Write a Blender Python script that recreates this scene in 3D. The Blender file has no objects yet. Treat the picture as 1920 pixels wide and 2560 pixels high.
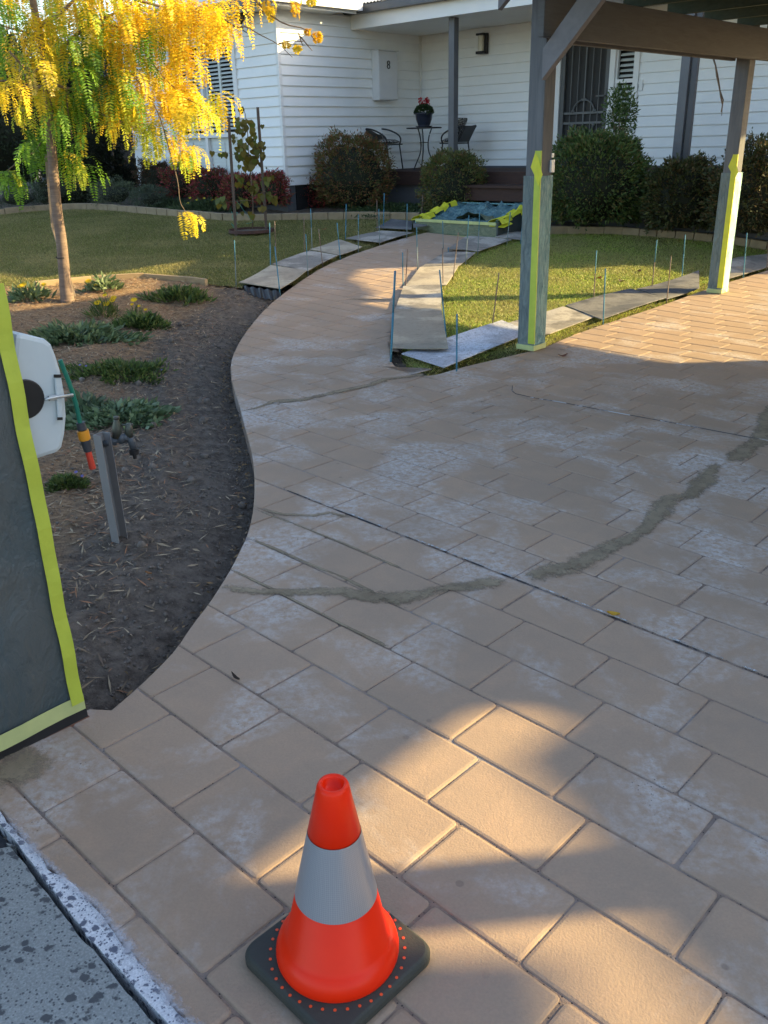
import bpy, math, random
import numpy as np
from mathutils import Vector, noise as mnoise
rnd = random.Random(7)
RS = np.random.RandomState(11)
rad = math.radians
scn = bpy.context.scene
COL = scn.collection

# ------------------------------------------------------------------ camera, sky, sun, exposure
CAM_H, FPX = 1.55, 2170.0
PITCH, ROLL = rad(23.2), rad(1.55)
cam_d = bpy.data.cameras.new('camera'); cam = bpy.data.objects.new('camera', cam_d); COL.objects.link(cam)
cam_d.sensor_fit = 'VERTICAL'; cam_d.sensor_height = 36.0; cam_d.lens = FPX / 2560 * 36.0
cam_d.clip_start = 0.05; cam_d.clip_end = 600
from mathutils import Matrix
_R = Matrix.Rotation(rad(90) - PITCH, 4, 'X') @ Matrix.Rotation(-ROLL, 4, 'Z')
cam.matrix_world = Matrix.Translation((0, 0, CAM_H)) @ _R
scn.camera = cam
SUN_EL = 20.5; SUN_AZ = 83.6          # degrees from +Y towards +X
world = bpy.data.worlds.new('World'); scn.world = world; world.use_nodes = True
wn = world.node_tree; bg = wn.nodes['Background']
sky = wn.nodes.new('ShaderNodeTexSky'); sky.sky_type = 'NISHITA'; sky.sun_disc = False
sky.sun_elevation = rad(SUN_EL); sky.sun_rotation = rad(SUN_AZ)
sky.air_density = 1.0; sky.dust_density = 1.6; sky.ozone_density = 1.0
wn.links.new(sky.outputs[0], bg.inputs[0]); bg.inputs[1].default_value = 0.070
sun_d = bpy.data.lights.new('sun', 'SUN'); sun = bpy.data.objects.new('sun', sun_d); COL.objects.link(sun)
sun_d.energy = 2.35; sun_d.angle = rad(0.5); sun_d.color = (1.0, 0.77, 0.36)
_sd = Vector((math.sin(rad(SUN_AZ)) * math.cos(rad(SUN_EL)), math.cos(rad(SUN_AZ)) * math.cos(rad(SUN_EL)), math.sin(rad(SUN_EL))))
sun.rotation_euler = _sd.to_track_quat('Z', 'Y').to_euler(); sun.location = (20, 3, 12)
scn.view_settings.view_transform = 'Standard'; scn.view_settings.look = 'None'
scn.view_settings.exposure = 2.62; scn.view_settings.gamma = 1.0; scn.view_settings.use_curve_mapping = False

# ------------------------------------------------------------------ surveyed geometry of the place
PSI = rad(43.81)
EV = np.array([math.cos(PSI), -math.sin(PSI)]); NV = np.array([math.sin(PSI), math.cos(PSI)])
def P(a, c, z): return np.array([a*EV[0]+c*NV[0], a*EV[1]+c*NV[1], z])     # house grid -> world
def rise(y): return np.interp(y, [8, 10, 11.5, 12.5, 13.3, 14.6, 17.2, 21], [0, .05, .13, .19, .24, .34, .50, .52])
def gz(x, y): return -.0248*np.clip(x, -4, 5)*np.interp(y, [9.5, 12.5], [1, 0]) + .0032*np.minimum(y, 9) + rise(y)
def ray(px, py):
    x = (px-960)/FPX; y = -(py-1280)/FPX
    c, s = math.cos(ROLL), math.sin(ROLL)
    xr = c*x+s*y; yr = -s*x+c*y
    return np.array([xr, math.cos(PITCH)+yr*math.sin(PITCH), -math.sin(PITCH)+yr*math.cos(PITCH)])
def G(px, py, dz=0.0):                                                     # sight line -> ground
    d = ray(px, py); lo, hi = .5, 60.
    for _ in range(50):
        m = (lo+hi)/2; q = d*m
        if CAM_H+q[2] > gz(q[0], q[1])+dz: lo = m
        else: hi = m
    q = d*lo; return np.array([q[0], q[1], CAM_H+q[2]])
def onc(px, py, c):
    d = ray(px, py); t = c/(d[:2]@NV); q = d*t; return np.array([q[0], q[1], CAM_H+q[2]])
def ona(px, py, a):
    d = ray(px, py); t = a/(d[:2]@EV); q = d*t; return np.array([q[0], q[1], CAM_H+q[2]])
def upz(px, py, B):
    d = ray(px, py); t = math.hypot(B[0], B[1])/math.hypot(d[0], d[1]); q = d*t; return np.array([q[0], q[1], CAM_H+q[2]])
def atd(px, py, dist):
    d = ray(px, py); t = dist/math.hypot(d[0], d[1]); q = d*t; return np.array([q[0], q[1], CAM_H+q[2]])
def ac(p): return float(p[:2]@EV), float(p[:2]@NV)

# ------------------------------------------------------------------ mesh helpers
class MB:
    def __init__(s): s.v = []; s.f = []; s.c = None
    def add(s, vs, fs):
        o = len(s.v); s.v += [tuple(map(float, v)) for v in vs]; s.f += [tuple(i+o for i in f) for f in fs]; return s
    def hexa(s, b, t):
        n = len(b); return s.add(list(b)+list(t), [tuple(range(n))[::-1], tuple(range(n, 2*n))] + [(i, (i+1) % n, n+(i+1) % n, n+i) for i in range(n)])
    def boxac(s, a0, a1, c0, c1, z0, z1):
        return s.hexa([P(a0, c0, z0), P(a1, c0, z0), P(a1, c1, z0), P(a0, c1, z0)], [P(a0, c0, z1), P(a1, c0, z1), P(a1, c1, z1), P(a0, c1, z1)])
    def box(s, x0, x1, y0, y1, z0, z1):
        return s.hexa([(x0, y0, z0), (x1, y0, z0), (x1, y1, z0), (x0, y1, z0)], [(x0, y0, z1), (x1, y0, z1), (x1, y1, z1), (x0, y1, z1)])
    def beam(s, p, q, w, h, up=(0, 0, 1)):
        p = Vector(p); q = Vector(q); d = (q-p).normalized(); u = Vector(up); r = d.cross(u).normalized(); u = r.cross(d)
        B = [p+r*w/2*i+u*h/2*j for i, j in ((-1, -1), (1, -1), (1, 1), (-1, 1))]
        T = [v+(q-p) for v in B]
        return s.hexa([tuple(v) for v in B], [tuple(v) for v in T])
    def tube(s, pts, r, n=8, cap=True):
        pts = [Vector(p) for p in pts]; k = len(pts)
        rr = r if hasattr(r, '__len__') else [r]*k
        ref = Vector((0, 0, 1)); rings = []
        for i, p in enumerate(pts):
            d = (pts[min(i+1, k-1)]-pts[max(i-1, 0)]).normalized()
            if abs(d.dot(ref)) > .95: ref = Vector((1, 0, 0))
            a = d.cross(ref).normalized(); b = a.cross(d)
            rings.append([p+(a*math.cos(2*math.pi*j/n)+b*math.sin(2*math.pi*j/n))*rr[i] for j in range(n)])
        vs = [tuple(v) for g_ in rings for v in g_]
        fs = [(i*n+j, i*n+(j+1) % n, (i+1)*n+(j+1) % n, (i+1)*n+j) for i in range(k-1) for j in range(n)]
        if cap: fs += [tuple(range(n))[::-1], tuple((k-1)*n+j for j in range(n))]
        return s.add(vs, fs)
    def lathe(s, prof, c=(0, 0, 0), n=32, axis=None):
        vs = []; k = len(prof); c = Vector(c)
        if axis is not None:
            d = Vector(axis).normalized(); a = d.cross(Vector((0.1, 0.2, 1)) if abs(d.z) < .9 else Vector((1, 0, 0))).normalized(); b = d.cross(a)
        else: d, a, b = Vector((0, 0, 1)), Vector((1, 0, 0)), Vector((0, 1, 0))
        for r, z in prof:
            for j in range(n):
                t = 2*math.pi*j/n; vs.append(tuple(c+d*z+(a*math.cos(t)+b*math.sin(t))*r))
        fs = [(i*n+j, i*n+(j+1) % n, (i+1)*n+(j+1) % n, (i+1)*n+j) for i in range(k-1) for j in range(n)]
        return s.add(vs, fs)
ROOTLOC = {}
def loc_of(o):
    l = Vector((0, 0, 0))
    while o is not None: l += Vector(o.location); o = o.parent
    return l
def link(name, mesh, mat=None, parent=None, smooth=False):
    o = bpy.data.objects.new(name, mesh); COL.objects.link(o)
    if mat is not None: mesh.materials.append(mat)
    if parent is not None: o.parent = parent
    if smooth: mesh.polygons.foreach_set('use_smooth', [True]*len(mesh.polygons))
    return o
def build(name, mb, mat, parent=None, smooth=False, bevel=0, attrs=None):
    off = loc_of(parent) if parent is not None else Vector((0, 0, 0))
    me = bpy.data.meshes.new(name)
    if isinstance(mb, MB):
        me.from_pydata([(v[0]-off.x, v[1]-off.y, v[2]-off.z) for v in mb.v], [], mb.f)
    else:
        V, Fq, C = mb; V = np.asarray(V, np.float32)-np.array(off, np.float32); k = Fq.shape[1]
        me.vertices.add(len(V)); me.vertices.foreach_set('co', V.ravel())
        me.loops.add(Fq.size); me.loops.foreach_set('vertex_index', Fq.ravel().astype(np.int32))
        me.polygons.add(len(Fq)); me.polygons.foreach_set('loop_start', np.arange(0, Fq.size, k, dtype=np.int32))
        me.polygons.foreach_set('loop_total', np.full(len(Fq), k, np.int32))
        me.update(calc_edges=True)
        if C is not None:
            at = me.color_attributes.new('Col', 'FLOAT_COLOR', 'POINT')
            C4 = np.ones((len(V), 4), np.float32); C4[:, :3] = C; at.data.foreach_set('color', C4.ravel())
    me.update()
    o = link(name, me, mat, parent, smooth)
    if bevel:
        m = o.modifiers.new('bevel', 'BEVEL'); m.width = bevel; m.segments = 2; m.limit_method = 'ANGLE'
    return o
def thing(name, label, cat, loc, group=None, rotz=0):
    o = bpy.data.objects.new(name, None); COL.objects.link(o); o.location = tuple(map(float, loc)); o.empty_display_size = .1
    o['label'] = label; o['category'] = cat
    if group: o['group'] = group
    return o
def tag(o, label=None, cat=None, group=None, kind=None):
    if label: o['label'] = label
    if cat: o['category'] = cat
    if group: o['group'] = group
    if kind: o['kind'] = kind
    return o

# ------------------------------------------------------------------ materials
class NT:
    def __init__(s, name):
        s.m = bpy.data.materials.new(name); s.m.use_nodes = True; s.t = s.m.node_tree; s.N = s.t.nodes
        s.b = s.N['Principled BSDF']; s.out = s.N['Material Output']; s.pos = None
    def n(s, typ, **kw):
        x = s.N.new(typ)
        for k, v in kw.items(): setattr(x, k, v)
        return x
    def L(s, a, b): s.t.links.new(a, b)
    def P(s):
        if s.pos is None: s.pos = s.n('ShaderNodeNewGeometry').outputs['Position']
        return s.pos
    def noise(s, scale, detail=4, rough=.55, vec=None, dist=0):
        x = s.n('ShaderNodeTexNoise'); x.inputs['Scale'].default_value = scale; x.inputs['Detail'].default_value = detail
        x.inputs['Roughness'].default_value = rough; x.inputs['Distortion'].default_value = dist
        s.L(vec if vec is not None else s.P(), x.inputs['Vector']); return x.outputs['Fac']
    def scaled(s, sx, sy, sz):
        x = s.n('ShaderNodeMapping'); x.inputs['Scale'].default_value = (sx, sy, sz); s.L(s.P(), x.inputs['Vector']); return x.outputs[0]
    def vor(s, scale, feature='F1', vec=None, out='Distance', rnd_=1.0):
        x = s.n('ShaderNodeTexVoronoi'); x.feature = feature; x.inputs['Scale'].default_value = scale; x.inputs['Randomness'].default_value = rnd_
        s.L(vec if vec is not None else s.P(), x.inputs['Vector']); return x.outputs[out]
    def ramp(s, f, a, b, lo=0., hi=1.):
        x = s.n('ShaderNodeMapRange'); x.inputs[1].default_value = a; x.inputs[2].default_value = b; x.inputs[3].default_value = lo; x.inputs[4].default_value = hi
        s.L(f, x.inputs[0]); return x.outputs[0]
    def mix(s, f, A, B):
        x = s.n('ShaderNodeMix', data_type='RGBA')
        if hasattr(f, 'links') or hasattr(f, 'is_linked'): s.L(f, x.inputs[0])
        else: x.inputs[0].default_value = f
        for i, v in ((6, A), (7, B)):
            if isinstance(v, (tuple, list)): x.inputs[i].default_value = (*v, 1)
            else: s.L(v, x.inputs[i])
        return x.outputs[2]
    def math(s, op, a, b=None):
        x = s.n('ShaderNodeMath', operation=op)
        for i, v in ((0, a), (1, b)):
            if v is None: continue
            if isinstance(v, (int, float)): x.inputs[i].default_value = v
            else: s.L(v, x.inputs[i])
        return x.outputs[0]
    def color(s, c): s.L(c, s.b.inputs['Base Color']) if not isinstance(c, (tuple, list)) else setattr(s.b.inputs['Base Color'], 'default_value', (*c, 1))
    def bump(s, h, strength=.3, dist=.01):
        x = s.n('ShaderNodeBump'); x.inputs['Strength'].default_value = strength; x.inputs['Distance'].default_value = dist
        s.L(h, x.inputs['Height']); s.L(x.outputs[0], s.b.inputs['Normal']); return x
    def rough(s, v): s.b.inputs['Roughness'].default_value = v; return s
    def spec(s, v): s.b.inputs['Specular IOR Level'].default_value = v; return s
def simple(name, c1, c2=None, rough=.6, scale=6, bump=0, bscale=80, spec=.5, metal=0, lo=.35, hi=.65):
    t = NT(name); c2 = c2 or tuple(x*.8 for x in c1)
    t.color(t.mix(t.ramp(t.noise(scale, 5), lo, hi), c1, c2)); t.rough(rough).spec(spec); t.b.inputs['Metallic'].default_value = metal
    if bump: t.bump(t.noise(bscale, 4), bump, .004)
    return t.m
def leafmat(name, rough=.5, trans=.35):
    t = NT(name); a = t.n('ShaderNodeAttribute'); a.attribute_name = 'Col'
    t.L(a.outputs['Color'], t.b.inputs['Base Color']); t.rough(rough).spec(.35)
    tr = t.n('ShaderNodeBsdfTranslucent'); t.L(a.outputs['Color'], tr.inputs[0])
    mx = t.n('ShaderNodeMixShader'); mx.inputs[0].default_value = trans
    t.L(t.b.outputs[0], mx.inputs[1]); t.L(tr.outputs[0], mx.inputs[2]); t.L(mx.outputs[0], t.out.inputs[0]); return t.m
M = {}
def mk_paver():
    t = NT('stamped_concrete')
    base = t.mix(t.ramp(t.noise(2.3, 5), .3, .7), (.43, .30, .205), (.36, .26, .185))
    base = t.mix(t.math('MULTIPLY', t.ramp(t.noise(9, 6, .6), .45, .75), .5), base, (.50, .33, .215))
    base = t.mix(t.math('MULTIPLY', t.ramp(t.noise(1.1, 3), .48, .66), .45), base, (.34, .25, .18))
    # white bloom: strongest in the middle of the drive, weak in front
    sep = t.n('ShaderNodeSeparateXYZ'); t.L(t.P(), sep.inputs[0])
    reg = t.math('MULTIPLY', t.ramp(sep.outputs[1], 1.6, 3.0), t.ramp(sep.outputs[1], 8.5, 5.5))
    reg = t.math('ADD', t.math('MULTIPLY', reg, .075), -.035)
    bl = t.math('ADD', t.noise(1.9, 8, .62, dist=.6), reg)
    bl1 = t.ramp(bl, .50, .66)
    fine = t.ramp(t.noise(38, 5, .7), .36, .60)
    blm = t.math('MULTIPLY', t.math('MULTIPLY', bl1, fine), .74)
    base = t.mix(blm, base, (.62, .59, .57))
    # exposed dark aggregate specks in the bloomed patches
    sp = t.ramp(t.vor(85), .20, .14)
    spm = t.math('MULTIPLY', t.math('MULTIPLY', sp, t.ramp(bl, .585, .63)), t.ramp(t.noise(12, 3), .48, .56))
    base = t.mix(spm, base, (.035, .035, .045))
    # brownish splash marks
    spl = t.math('MULTIPLY', t.ramp(t.vor(7.5, vec=t.scaled(1, 1, 1)), .085, .06), t.ramp(t.noise(.9, 3), .50, .56))
    base = t.mix(t.math('MULTIPLY', spl, .55), base, (.20, .14, .105))
    dust = t.ramp(t.noise(150, 3, .6), .35, .65)
    base = t.mix(t.math('MULTIPLY', dust, .16), base, (.16, .12, .10))
    oi = t.n('ShaderNodeObjectInfo'); base = t.mix(t.math('MULTIPLY', t.ramp(oi.outputs['Random'], 0, 1), .22), base, (.27, .19, .13))
    t.color(base); t.b.inputs['Roughness'].default_value = .82; t.spec(.3)
    h = t.math('ADD', t.noise(190, 4, .6), t.math('MULTIPLY', t.noise(24, 4), .8))
    h = t.math('SUBTRACT', h, t.math('MULTIPLY', spm, .6))
    t.bump(h, .38, .004); return t.m
M['paver'] = mk_paver()
def mk_joint():
    t = NT('joint_mortar'); c = t.mix(t.ramp(t.noise(14, 6, .7), .42, .6), (.31, .22, .165), (.20, .15, .12))
    c = t.mix(t.ramp(t.vor(95), .25, .12), c, (.02, .02, .025)); c = t.mix(t.math('MULTIPLY', t.ramp(t.noise(3, 4), .52, .64), .5), c, (.36, .34, .33))
    t.color(c); t.rough(.95).spec(.2); t.bump(t.noise(160, 4), .6, .006); return t.m
M['joint'] = mk_joint()
def mk_sand():
    t = NT('damp_sand'); c = t.mix(t.ramp(t.noise(7, 6, .7), .35, .65), (.215, .165, .11), (.33, .265, .18)); t.color(c); t.rough(.95).spec(.15)
    t.bump(t.noise(220, 3), .6, .004)
    a = t.n('ShaderNodeAttribute'); a.attribute_name = 'Col'; s_ = t.n('ShaderNodeSeparateColor'); t.L(a.outputs['Color'], s_.inputs[0])
    al = t.math('ADD', s_.outputs[0], t.math('MULTIPLY', t.math('SUBTRACT', t.noise(22, 9, .8), .5), 2.6))
    al = t.ramp(al, .35, .85, 0, .93); t.L(al, t.b.inputs['Alpha']); return t.m
M['sand'] = mk_sand()
def mk_agg(name, base, stone, sc=26, amt=.30, elong=2.2):
    t = NT(name); v0 = t.scaled(1, elong, 1); nz = t.n('ShaderNodeTexNoise'); nz.inputs['Scale'].default_value = 42; nz.inputs['Detail'].default_value = 5; nz.inputs['Roughness'].default_value = .7; t.L(t.P(), nz.inputs['Vector'])
    vm = t.n('ShaderNodeVectorMath', operation='MULTIPLY_ADD'); t.L(nz.outputs['Color'], vm.inputs[0]); vm.inputs[1].default_value = (.030, .030, .030); t.L(v0, vm.inputs[2]); v = vm.outputs[0]
    d1 = t.vor(sc, vec=v); pick = t.noise(sc*.35, 2, vec=v)
    s1 = t.math('MULTIPLY', t.ramp(d1, amt, amt*.75), t.ramp(pick, .455, .49))
    d2 = t.vor(sc*3.6); s2 = t.math('MULTIPLY', t.ramp(d2, amt*.85, amt*.6), t.ramp(t.noise(sc*1.1, 2), .40, .46))
    c = t.mix(t.ramp(t.noise(5, 6, .7), .3, .7), base, tuple(x*.78 for x in base))
    c = t.mix(t.math('MULTIPLY', t.ramp(t.noise(210, 3), .45, .62), .35), c, tuple(min(1, x*1.7) for x in base))
    c = t.mix(s2, c, tuple(x*1.2 for x in stone)); c = t.mix(s1, c, stone); t.color(c); t.rough(.85).spec(.3)
    t.bump(t.math('SUBTRACT', t.noise(120, 5), t.math('MULTIPLY', s1, .5)), .5, .004); return t.m
M['footpath'] = mk_agg('footpath_concrete', (.27, .285, .275), (.085, .09, .095), 30, .38, 1.35)
M['edgeband'] = mk_agg('exposed_edge', (.66, .67, .70), (.13, .14, .18), 38, .42, 1.2)
M['whitecloth'] = simple('white_reflective', (.75, .75, .74), (.62, .62, .66), .35)
def mk_soil():
    t = NT('soil'); a = t.n('ShaderNodeAttribute'); a.attribute_name = 'Col'; s_ = t.n('ShaderNodeSeparateColor'); t.L(a.outputs['Color'], s_.inputs[0])
    dark = t.mix(t.ramp(t.noise(16, 8, .75), .35, .62), (.085, .068, .055), (.22, .18, .145))
    mul = t.mix(t.ramp(t.noise(30, 8, .8, vec=t.scaled(1, 1.6, 1)), .38, .6), (.15, .095, .06), (.40, .27, .16))
    f = t.math('ADD', s_.outputs[0], t.math('MULTIPLY', t.math('SUBTRACT', t.noise(4, 6, .7), .5), 1.2))
    t.color(t.mix(t.ramp(f, .4, .7), dark, mul)); t.rough(.97).spec(.1)
    t.bump(t.math('ADD', t.noise(60, 7, .75), t.math('MULTIPLY', t.noise(180, 3), .6)), .9, .02); return t.m
M['soil'] = mk_soil()
def mk_lawn():
    t = NT('lawn_turf'); c = t.mix(t.ramp(t.noise(3.5, 6, .7), .32, .68), (.15, .15, .045), (.22, .19, .07))
    c = t.mix(t.ramp(t.noise(45, 6, .8), .4, .65), c, (.08, .10, .03)); t.color(c); t.rough(.95).spec(.1)
    t.bump(t.noise(120, 6, .8), 1.0, .03); return t.m
M['lawn'] = mk_lawn()
M['ground'] = simple('bare_ground', (.10, .09, .07), (.07, .065, .05), .95, 2)
M['asphalt'] = simple('asphalt', (.035, .036, .04), (.055, .055, .06), .9, 30, .6, 120)
M['board_white'] = simple('weatherboard_paint', (.86, .865, .85), (.82, .83, .82), .5, 3, .06, 60)
M['trim_white'] = simple('trim_paint', (.80, .80, .78), (.76, .76, .75), .45, 3)
M['shutter'] = simple('shutter_paint', (.66, .69, .66), (.60, .64, .62), .5, 3)
def mk_wood(name, c1, c2, sc=(30, 30, 2.2), rough=.8, bump=.35):
    t = NT(name); v = t.scaled(*sc); n_ = t.noise(1.0, 7, .65, vec=v, dist=1.2)
    t.color(t.mix(t.ramp(n_, .3, .7), c1, c2)); t.rough(rough).spec(.25); t.bump(n_, bump, .006); return t.m
M['greypost'] = mk_wood('grey_painted_timber', (.115, .12, .13), (.17, .175, .185))
M['beamgrey'] = mk_wood('grey_beam_paint', (.15, .155, .165), (.115, .12, .125), (3, 3, 30))
M['bracegrey'] = mk_wood('brace_paint', (.24, .235, .25), (.19, .19, .205), (6, 6, 6), bump=.15)
M['rafter'] = mk_wood('rafter_green_timber', (.085, .105, .075), (.06, .075, .055), (12, 12, 25))
M['vpost'] = simple('veranda_post_paint', (.115, .12, .13), (.10, .105, .115), .5, 4)
M['vpost_dark'] = simple('downpipe_paint', (.05, .055, .07), (.045, .05, .06), .45, 4)
M['deckbrown'] = mk_wood('deck_stain', (.075, .042, .033), (.05, .03, .026), (6, 6, 30))
M['basegrey'] = simple('base_render', (.10, .105, .12), (.085, .09, .10), .8, 3)
M['dark'] = simple('dark_interior', (.012, .012, .014), (.018, .018, .02), .6, 3)
M['gutter'] = simple('gutter_slate', (.075, .08, .09), (.06, .065, .075), .4, 4)
M['roof'] = simple('roof_sheet', (.50, .52, .54), (.42, .44, .46), .45, 2, metal=.1)
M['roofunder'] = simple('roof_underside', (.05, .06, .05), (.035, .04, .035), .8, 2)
M['doorgrey'] = simple('security_door_frame', (.085, .088, .09), (.075, .078, .08), .45, 5)
M['mesh'] = simple('insect_mesh', (.026, .026, .026), (.034, .033, .032), .7, 3)
M['doorbar'] = simple('door_scroll_metal', (.13, .135, .135), (.11, .115, .115), .45, 5)
M['pane_reflection'] = simple('cream_reflection', (.70, .66, .52), (.62, .60, .48), .35, 3)  # bright reflection in the sidelight glass, painted as a plain colour
M['blacksteel'] = simple('black_steel', (.018, .018, .02), (.025, .025, .028), .4, 8, metal=.3)
M['opal'] = simple('opal_glass', (.62, .60, .50), (.58, .56, .47), .3, 3)
M['metalbox'] = simple('meter_box_paint', (.68, .68, .68), (.64, .64, .645), .5, 3)
M['black'] = simple('black_paint', (.01, .01, .01), (.015, .015, .015), .5)
M['rim'] = simple('rim_grey', (.1, .1, .1))
def mk_cushion():
    t = NT('patterned_cushion'); d = t.vor(26, 'DISTANCE_TO_EDGE'); t.color(t.mix(t.ramp(d, .05, .09), (.55, .54, .50), (.018, .017, .02))); t.rough(.9); return t.m
M['cushion'] = mk_cushion()
M['pot'] = simple('glazed_pot', (.022, .028, .045), (.03, .035, .055), .25, 6)
M['terracotta'] = simple('terracotta', (.22, .10, .06), (.17, .08, .05), .8, 8)
M['edging'] = simple('edging_block', (.34, .26, .16), (.26, .20, .125), .9, 9, .4, 60)
M['edgetimber'] = mk_wood('edging_timber', (.42, .30, .17), (.30, .22, .13), (4, 4, 20))
M['stake'] = mk_wood('weathered_stake', (.135, .10, .08), (.085, .066, .055))
M['stakepale'] = mk_wood('pale_stake', (.33, .27, .21), (.24, .19, .15))
M['bark'] = mk_wood('smooth_bark', (.27, .195, .145), (.14, .10, .078), (5, 5, 30), bump=.4)
M['twig'] = simple('twig_bark', (.20, .14, .09), (.13, .09, .06), .8, 20)
M['leaf'] = leafmat('foliage'); M['leaf_dense'] = leafmat('foliage_dense', .6, .22); M['leaf_glow'] = leafmat('foliage_autumn', .5, .5)
M['straw'] = leafmat('straw_mulch', .9, .1)
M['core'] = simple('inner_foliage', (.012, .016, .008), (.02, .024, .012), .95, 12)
def mk_plastic(name, c1, c2, rough=.22, alpha=1.0, sc=(9, 9, 2), bump=.9):
    t = NT(name); v = t.scaled(*sc); n_ = t.noise(1., 5, .6, vec=v, dist=1.6); n2 = t.noise(5., 5, .7, vec=v, dist=.8)
    t.color(t.mix(t.ramp(n_, .3, .7), c1, c2)); t.rough(rough).spec(.5); t.bump(t.math('ADD', n_, t.math('MULTIPLY', n2, .35)), bump, .03)
    if alpha < 1: t.b.inputs['Alpha'].default_value = alpha
    return t.m
M['film'] = mk_plastic('masking_film_grey_green', (.11, .15, .155), (.22, .27, .26), .22, sc=(26, 26, 4), bump=1.0)
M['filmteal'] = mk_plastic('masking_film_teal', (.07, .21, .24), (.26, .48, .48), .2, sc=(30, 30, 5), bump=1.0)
M['filmlit'] = mk_plastic('masking_film_sunlit', (.42, .66, .66), (.32, .56, .58), .3)  # lit copy of the teal film, sunshine put into the colour
M['filmdark'] = mk_plastic('masking_film_dark', (.055, .082, .092), (.095, .100, .094), .5, sc=(3.5, 3.5, 2.2), bump=.8)
M['filmblue'] = mk_plastic('masking_film_blue', (.04, .12, .16), (.20, .33, .33), .25, sc=(12, 12, 16))
M['filmclear'] = mk_plastic('masking_film_olive', (.13, .17, .10), (.27, .29, .18), .3, sc=(10, 10, 22))
M['tape'] = simple('lime_tape', (.50, .57, .06), (.43, .50, .05), .55, 14, .25, 60)
M['tapeyel'] = simple('yellow_tape', (.68, .66, .03), (.58, .58, .03), .55, 14, .25, 60)
M['tapepale'] = simple('pale_tape', (.55, .58, .24), (.46, .50, .21), .6, 12, .25, 60)
def mk_rodmat(name, top, bot, zsplit):
    t = NT(name); t.color(t.mix(t.ramp(t.noise(9, 5), .4, .6), top, bot)); t.rough(.7)
    w = t.n('ShaderNodeTexWave'); w.inputs['Scale'].default_value = 28; w.bands_direction = 'Z'; t.L(t.P(), w.inputs['Vector']); t.bump(w.outputs['Fac'], .6, .004); return t.m
M['rodblue'] = mk_rodmat('rod_blue_coating', (.05, .20, .30), (.07, .24, .33), 0)
M['rodbrown'] = mk_rodmat('rod_rust', (.24, .175, .13), (.17, .125, .10), 0)
M['rodgrey'] = mk_rodmat('rod_grey_green', (.22, .27, .26), (.17, .22, .23), 0)
def mk_mboard(name, c1, c2, dust=.5, sc=40):
    t = NT(name); c = t.mix(t.ramp(t.noise(2.1, 4, .5), .46, .54), c1, c2)
    c = t.mix(t.math('MULTIPLY', t.ramp(t.noise(5.5, 5, .7), .50, .62), .45), c, tuple(x*.45 for x in c1))
    d = t.math('MULTIPLY', t.ramp(t.noise(sc, 6, .85), .50, .60), dust); c = t.mix(d, c, tuple(x*.28 for x in c1))
    t.color(c); t.rough(.85).spec(.2); t.bump(t.noise(60, 4), .2, .004); return t.m
M['mb_tan'] = mk_mboard('hardboard_tan', (.44, .38, .29), (.34, .29, .225), .25)
M['mb_grey'] = mk_mboard('hardboard_sprayed_grey', (.24, .22, .195), (.42, .385, .335), .35)
M['mb_dark'] = mk_mboard('hardboard_dark', (.12, .12, .125), (.19, .185, .18), .3)
M['mb_white'] = mk_mboard('hardboard_white_speckled', (.66, .68, .74), (.46, .47, .52), .8)
M['reel'] = simple('reel_white_plastic', (.56, .62, .63), (.48, .545, .56), .4, 5)
M['hose'] = simple('hose_green', (.01, .20, .13), (.008, .16, .11), .4, 10)
M['c_dark'] = simple('connector_dark_grey', (.045, .05, .06), (.035, .04, .048), .45)
M['c_orange'] = simple('connector_orange', (.72, .30, .02), (.66, .27, .02), .4)
M['c_red'] = simple('connector_red', (.62, .06, .03), (.55, .05, .025), .4)
M['galv'] = simple('galvanised_channel', (.30, .29, .285), (.25, .245, .245), .5, 6, metal=.3)
M['pvc'] = simple('grey_pipe', (.09, .10, .115), (.07, .08, .09), .45, 10)
M['brass'] = simple('old_brass', (.11, .12, .09), (.08, .07, .06), .5, 14, metal=.4)
M['steel'] = simple('steel_rod', (.55, .58, .57), (.45, .48, .48), .3, 6, metal=.6)
def mk_cone():
    t = NT('cone_orange_plastic'); t.color(t.mix(t.ramp(t.noise(9, 3), .3, .7), (1.0, .030, .002), (.94, .024, .002))); t.rough(.36).spec(.28)
    t.b.inputs['Subsurface Weight'].default_value = .0; t.b.inputs['Subsurface Radius'].default_value = (.02, .006, .002); return t.m
M['cone'] = mk_cone()
def mk_band():
    t = NT('reflective_band'); tc = t.n('ShaderNodeTexCoord'); mp = t.n('ShaderNodeMapping'); mp.inputs['Scale'].default_value = (1, 1, 1); t.L(tc.outputs['UV'], mp.inputs[0])
    d = t.vor(1., 'DISTANCE_TO_EDGE', vec=mp.outputs[0], rnd_=0.0)
    t.color(t.mix(t.ramp(d, .03, .10), (.47, .455, .45), (.34, .33, .345))); t.rough(.3).spec(.6); t.b.inputs['Metallic'].default_value = .25; return t.m
M['band'] = mk_band()
M['conebase'] = simple('recycled_rubber', (.040, .042, .036), (.056, .056, .045), .75, 8, .35, 160)
M['conedot'] = simple('orange_dot', (.85, .10, .02), (.80, .09, .02), .5)
M['fence_dark'] = mk_wood('dark_fence', (.045, .038, .032), (.03, .026, .022))
M['petal_y'] = leafmat('yellow_petal', .6, .3); M['petal_r'] = simple('red_petal', (.55, .01, .03), (.42, .008, .02), .6, 30)
M['clod'] = simple('soil_clod', (.12, .098, .08), (.20, .165, .135), .97, 40, .8, 160)
M['brick_n'] = simple('neighbour_brick', (.28, .14, .09), (.22, .11, .07), .9, 12)

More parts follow.
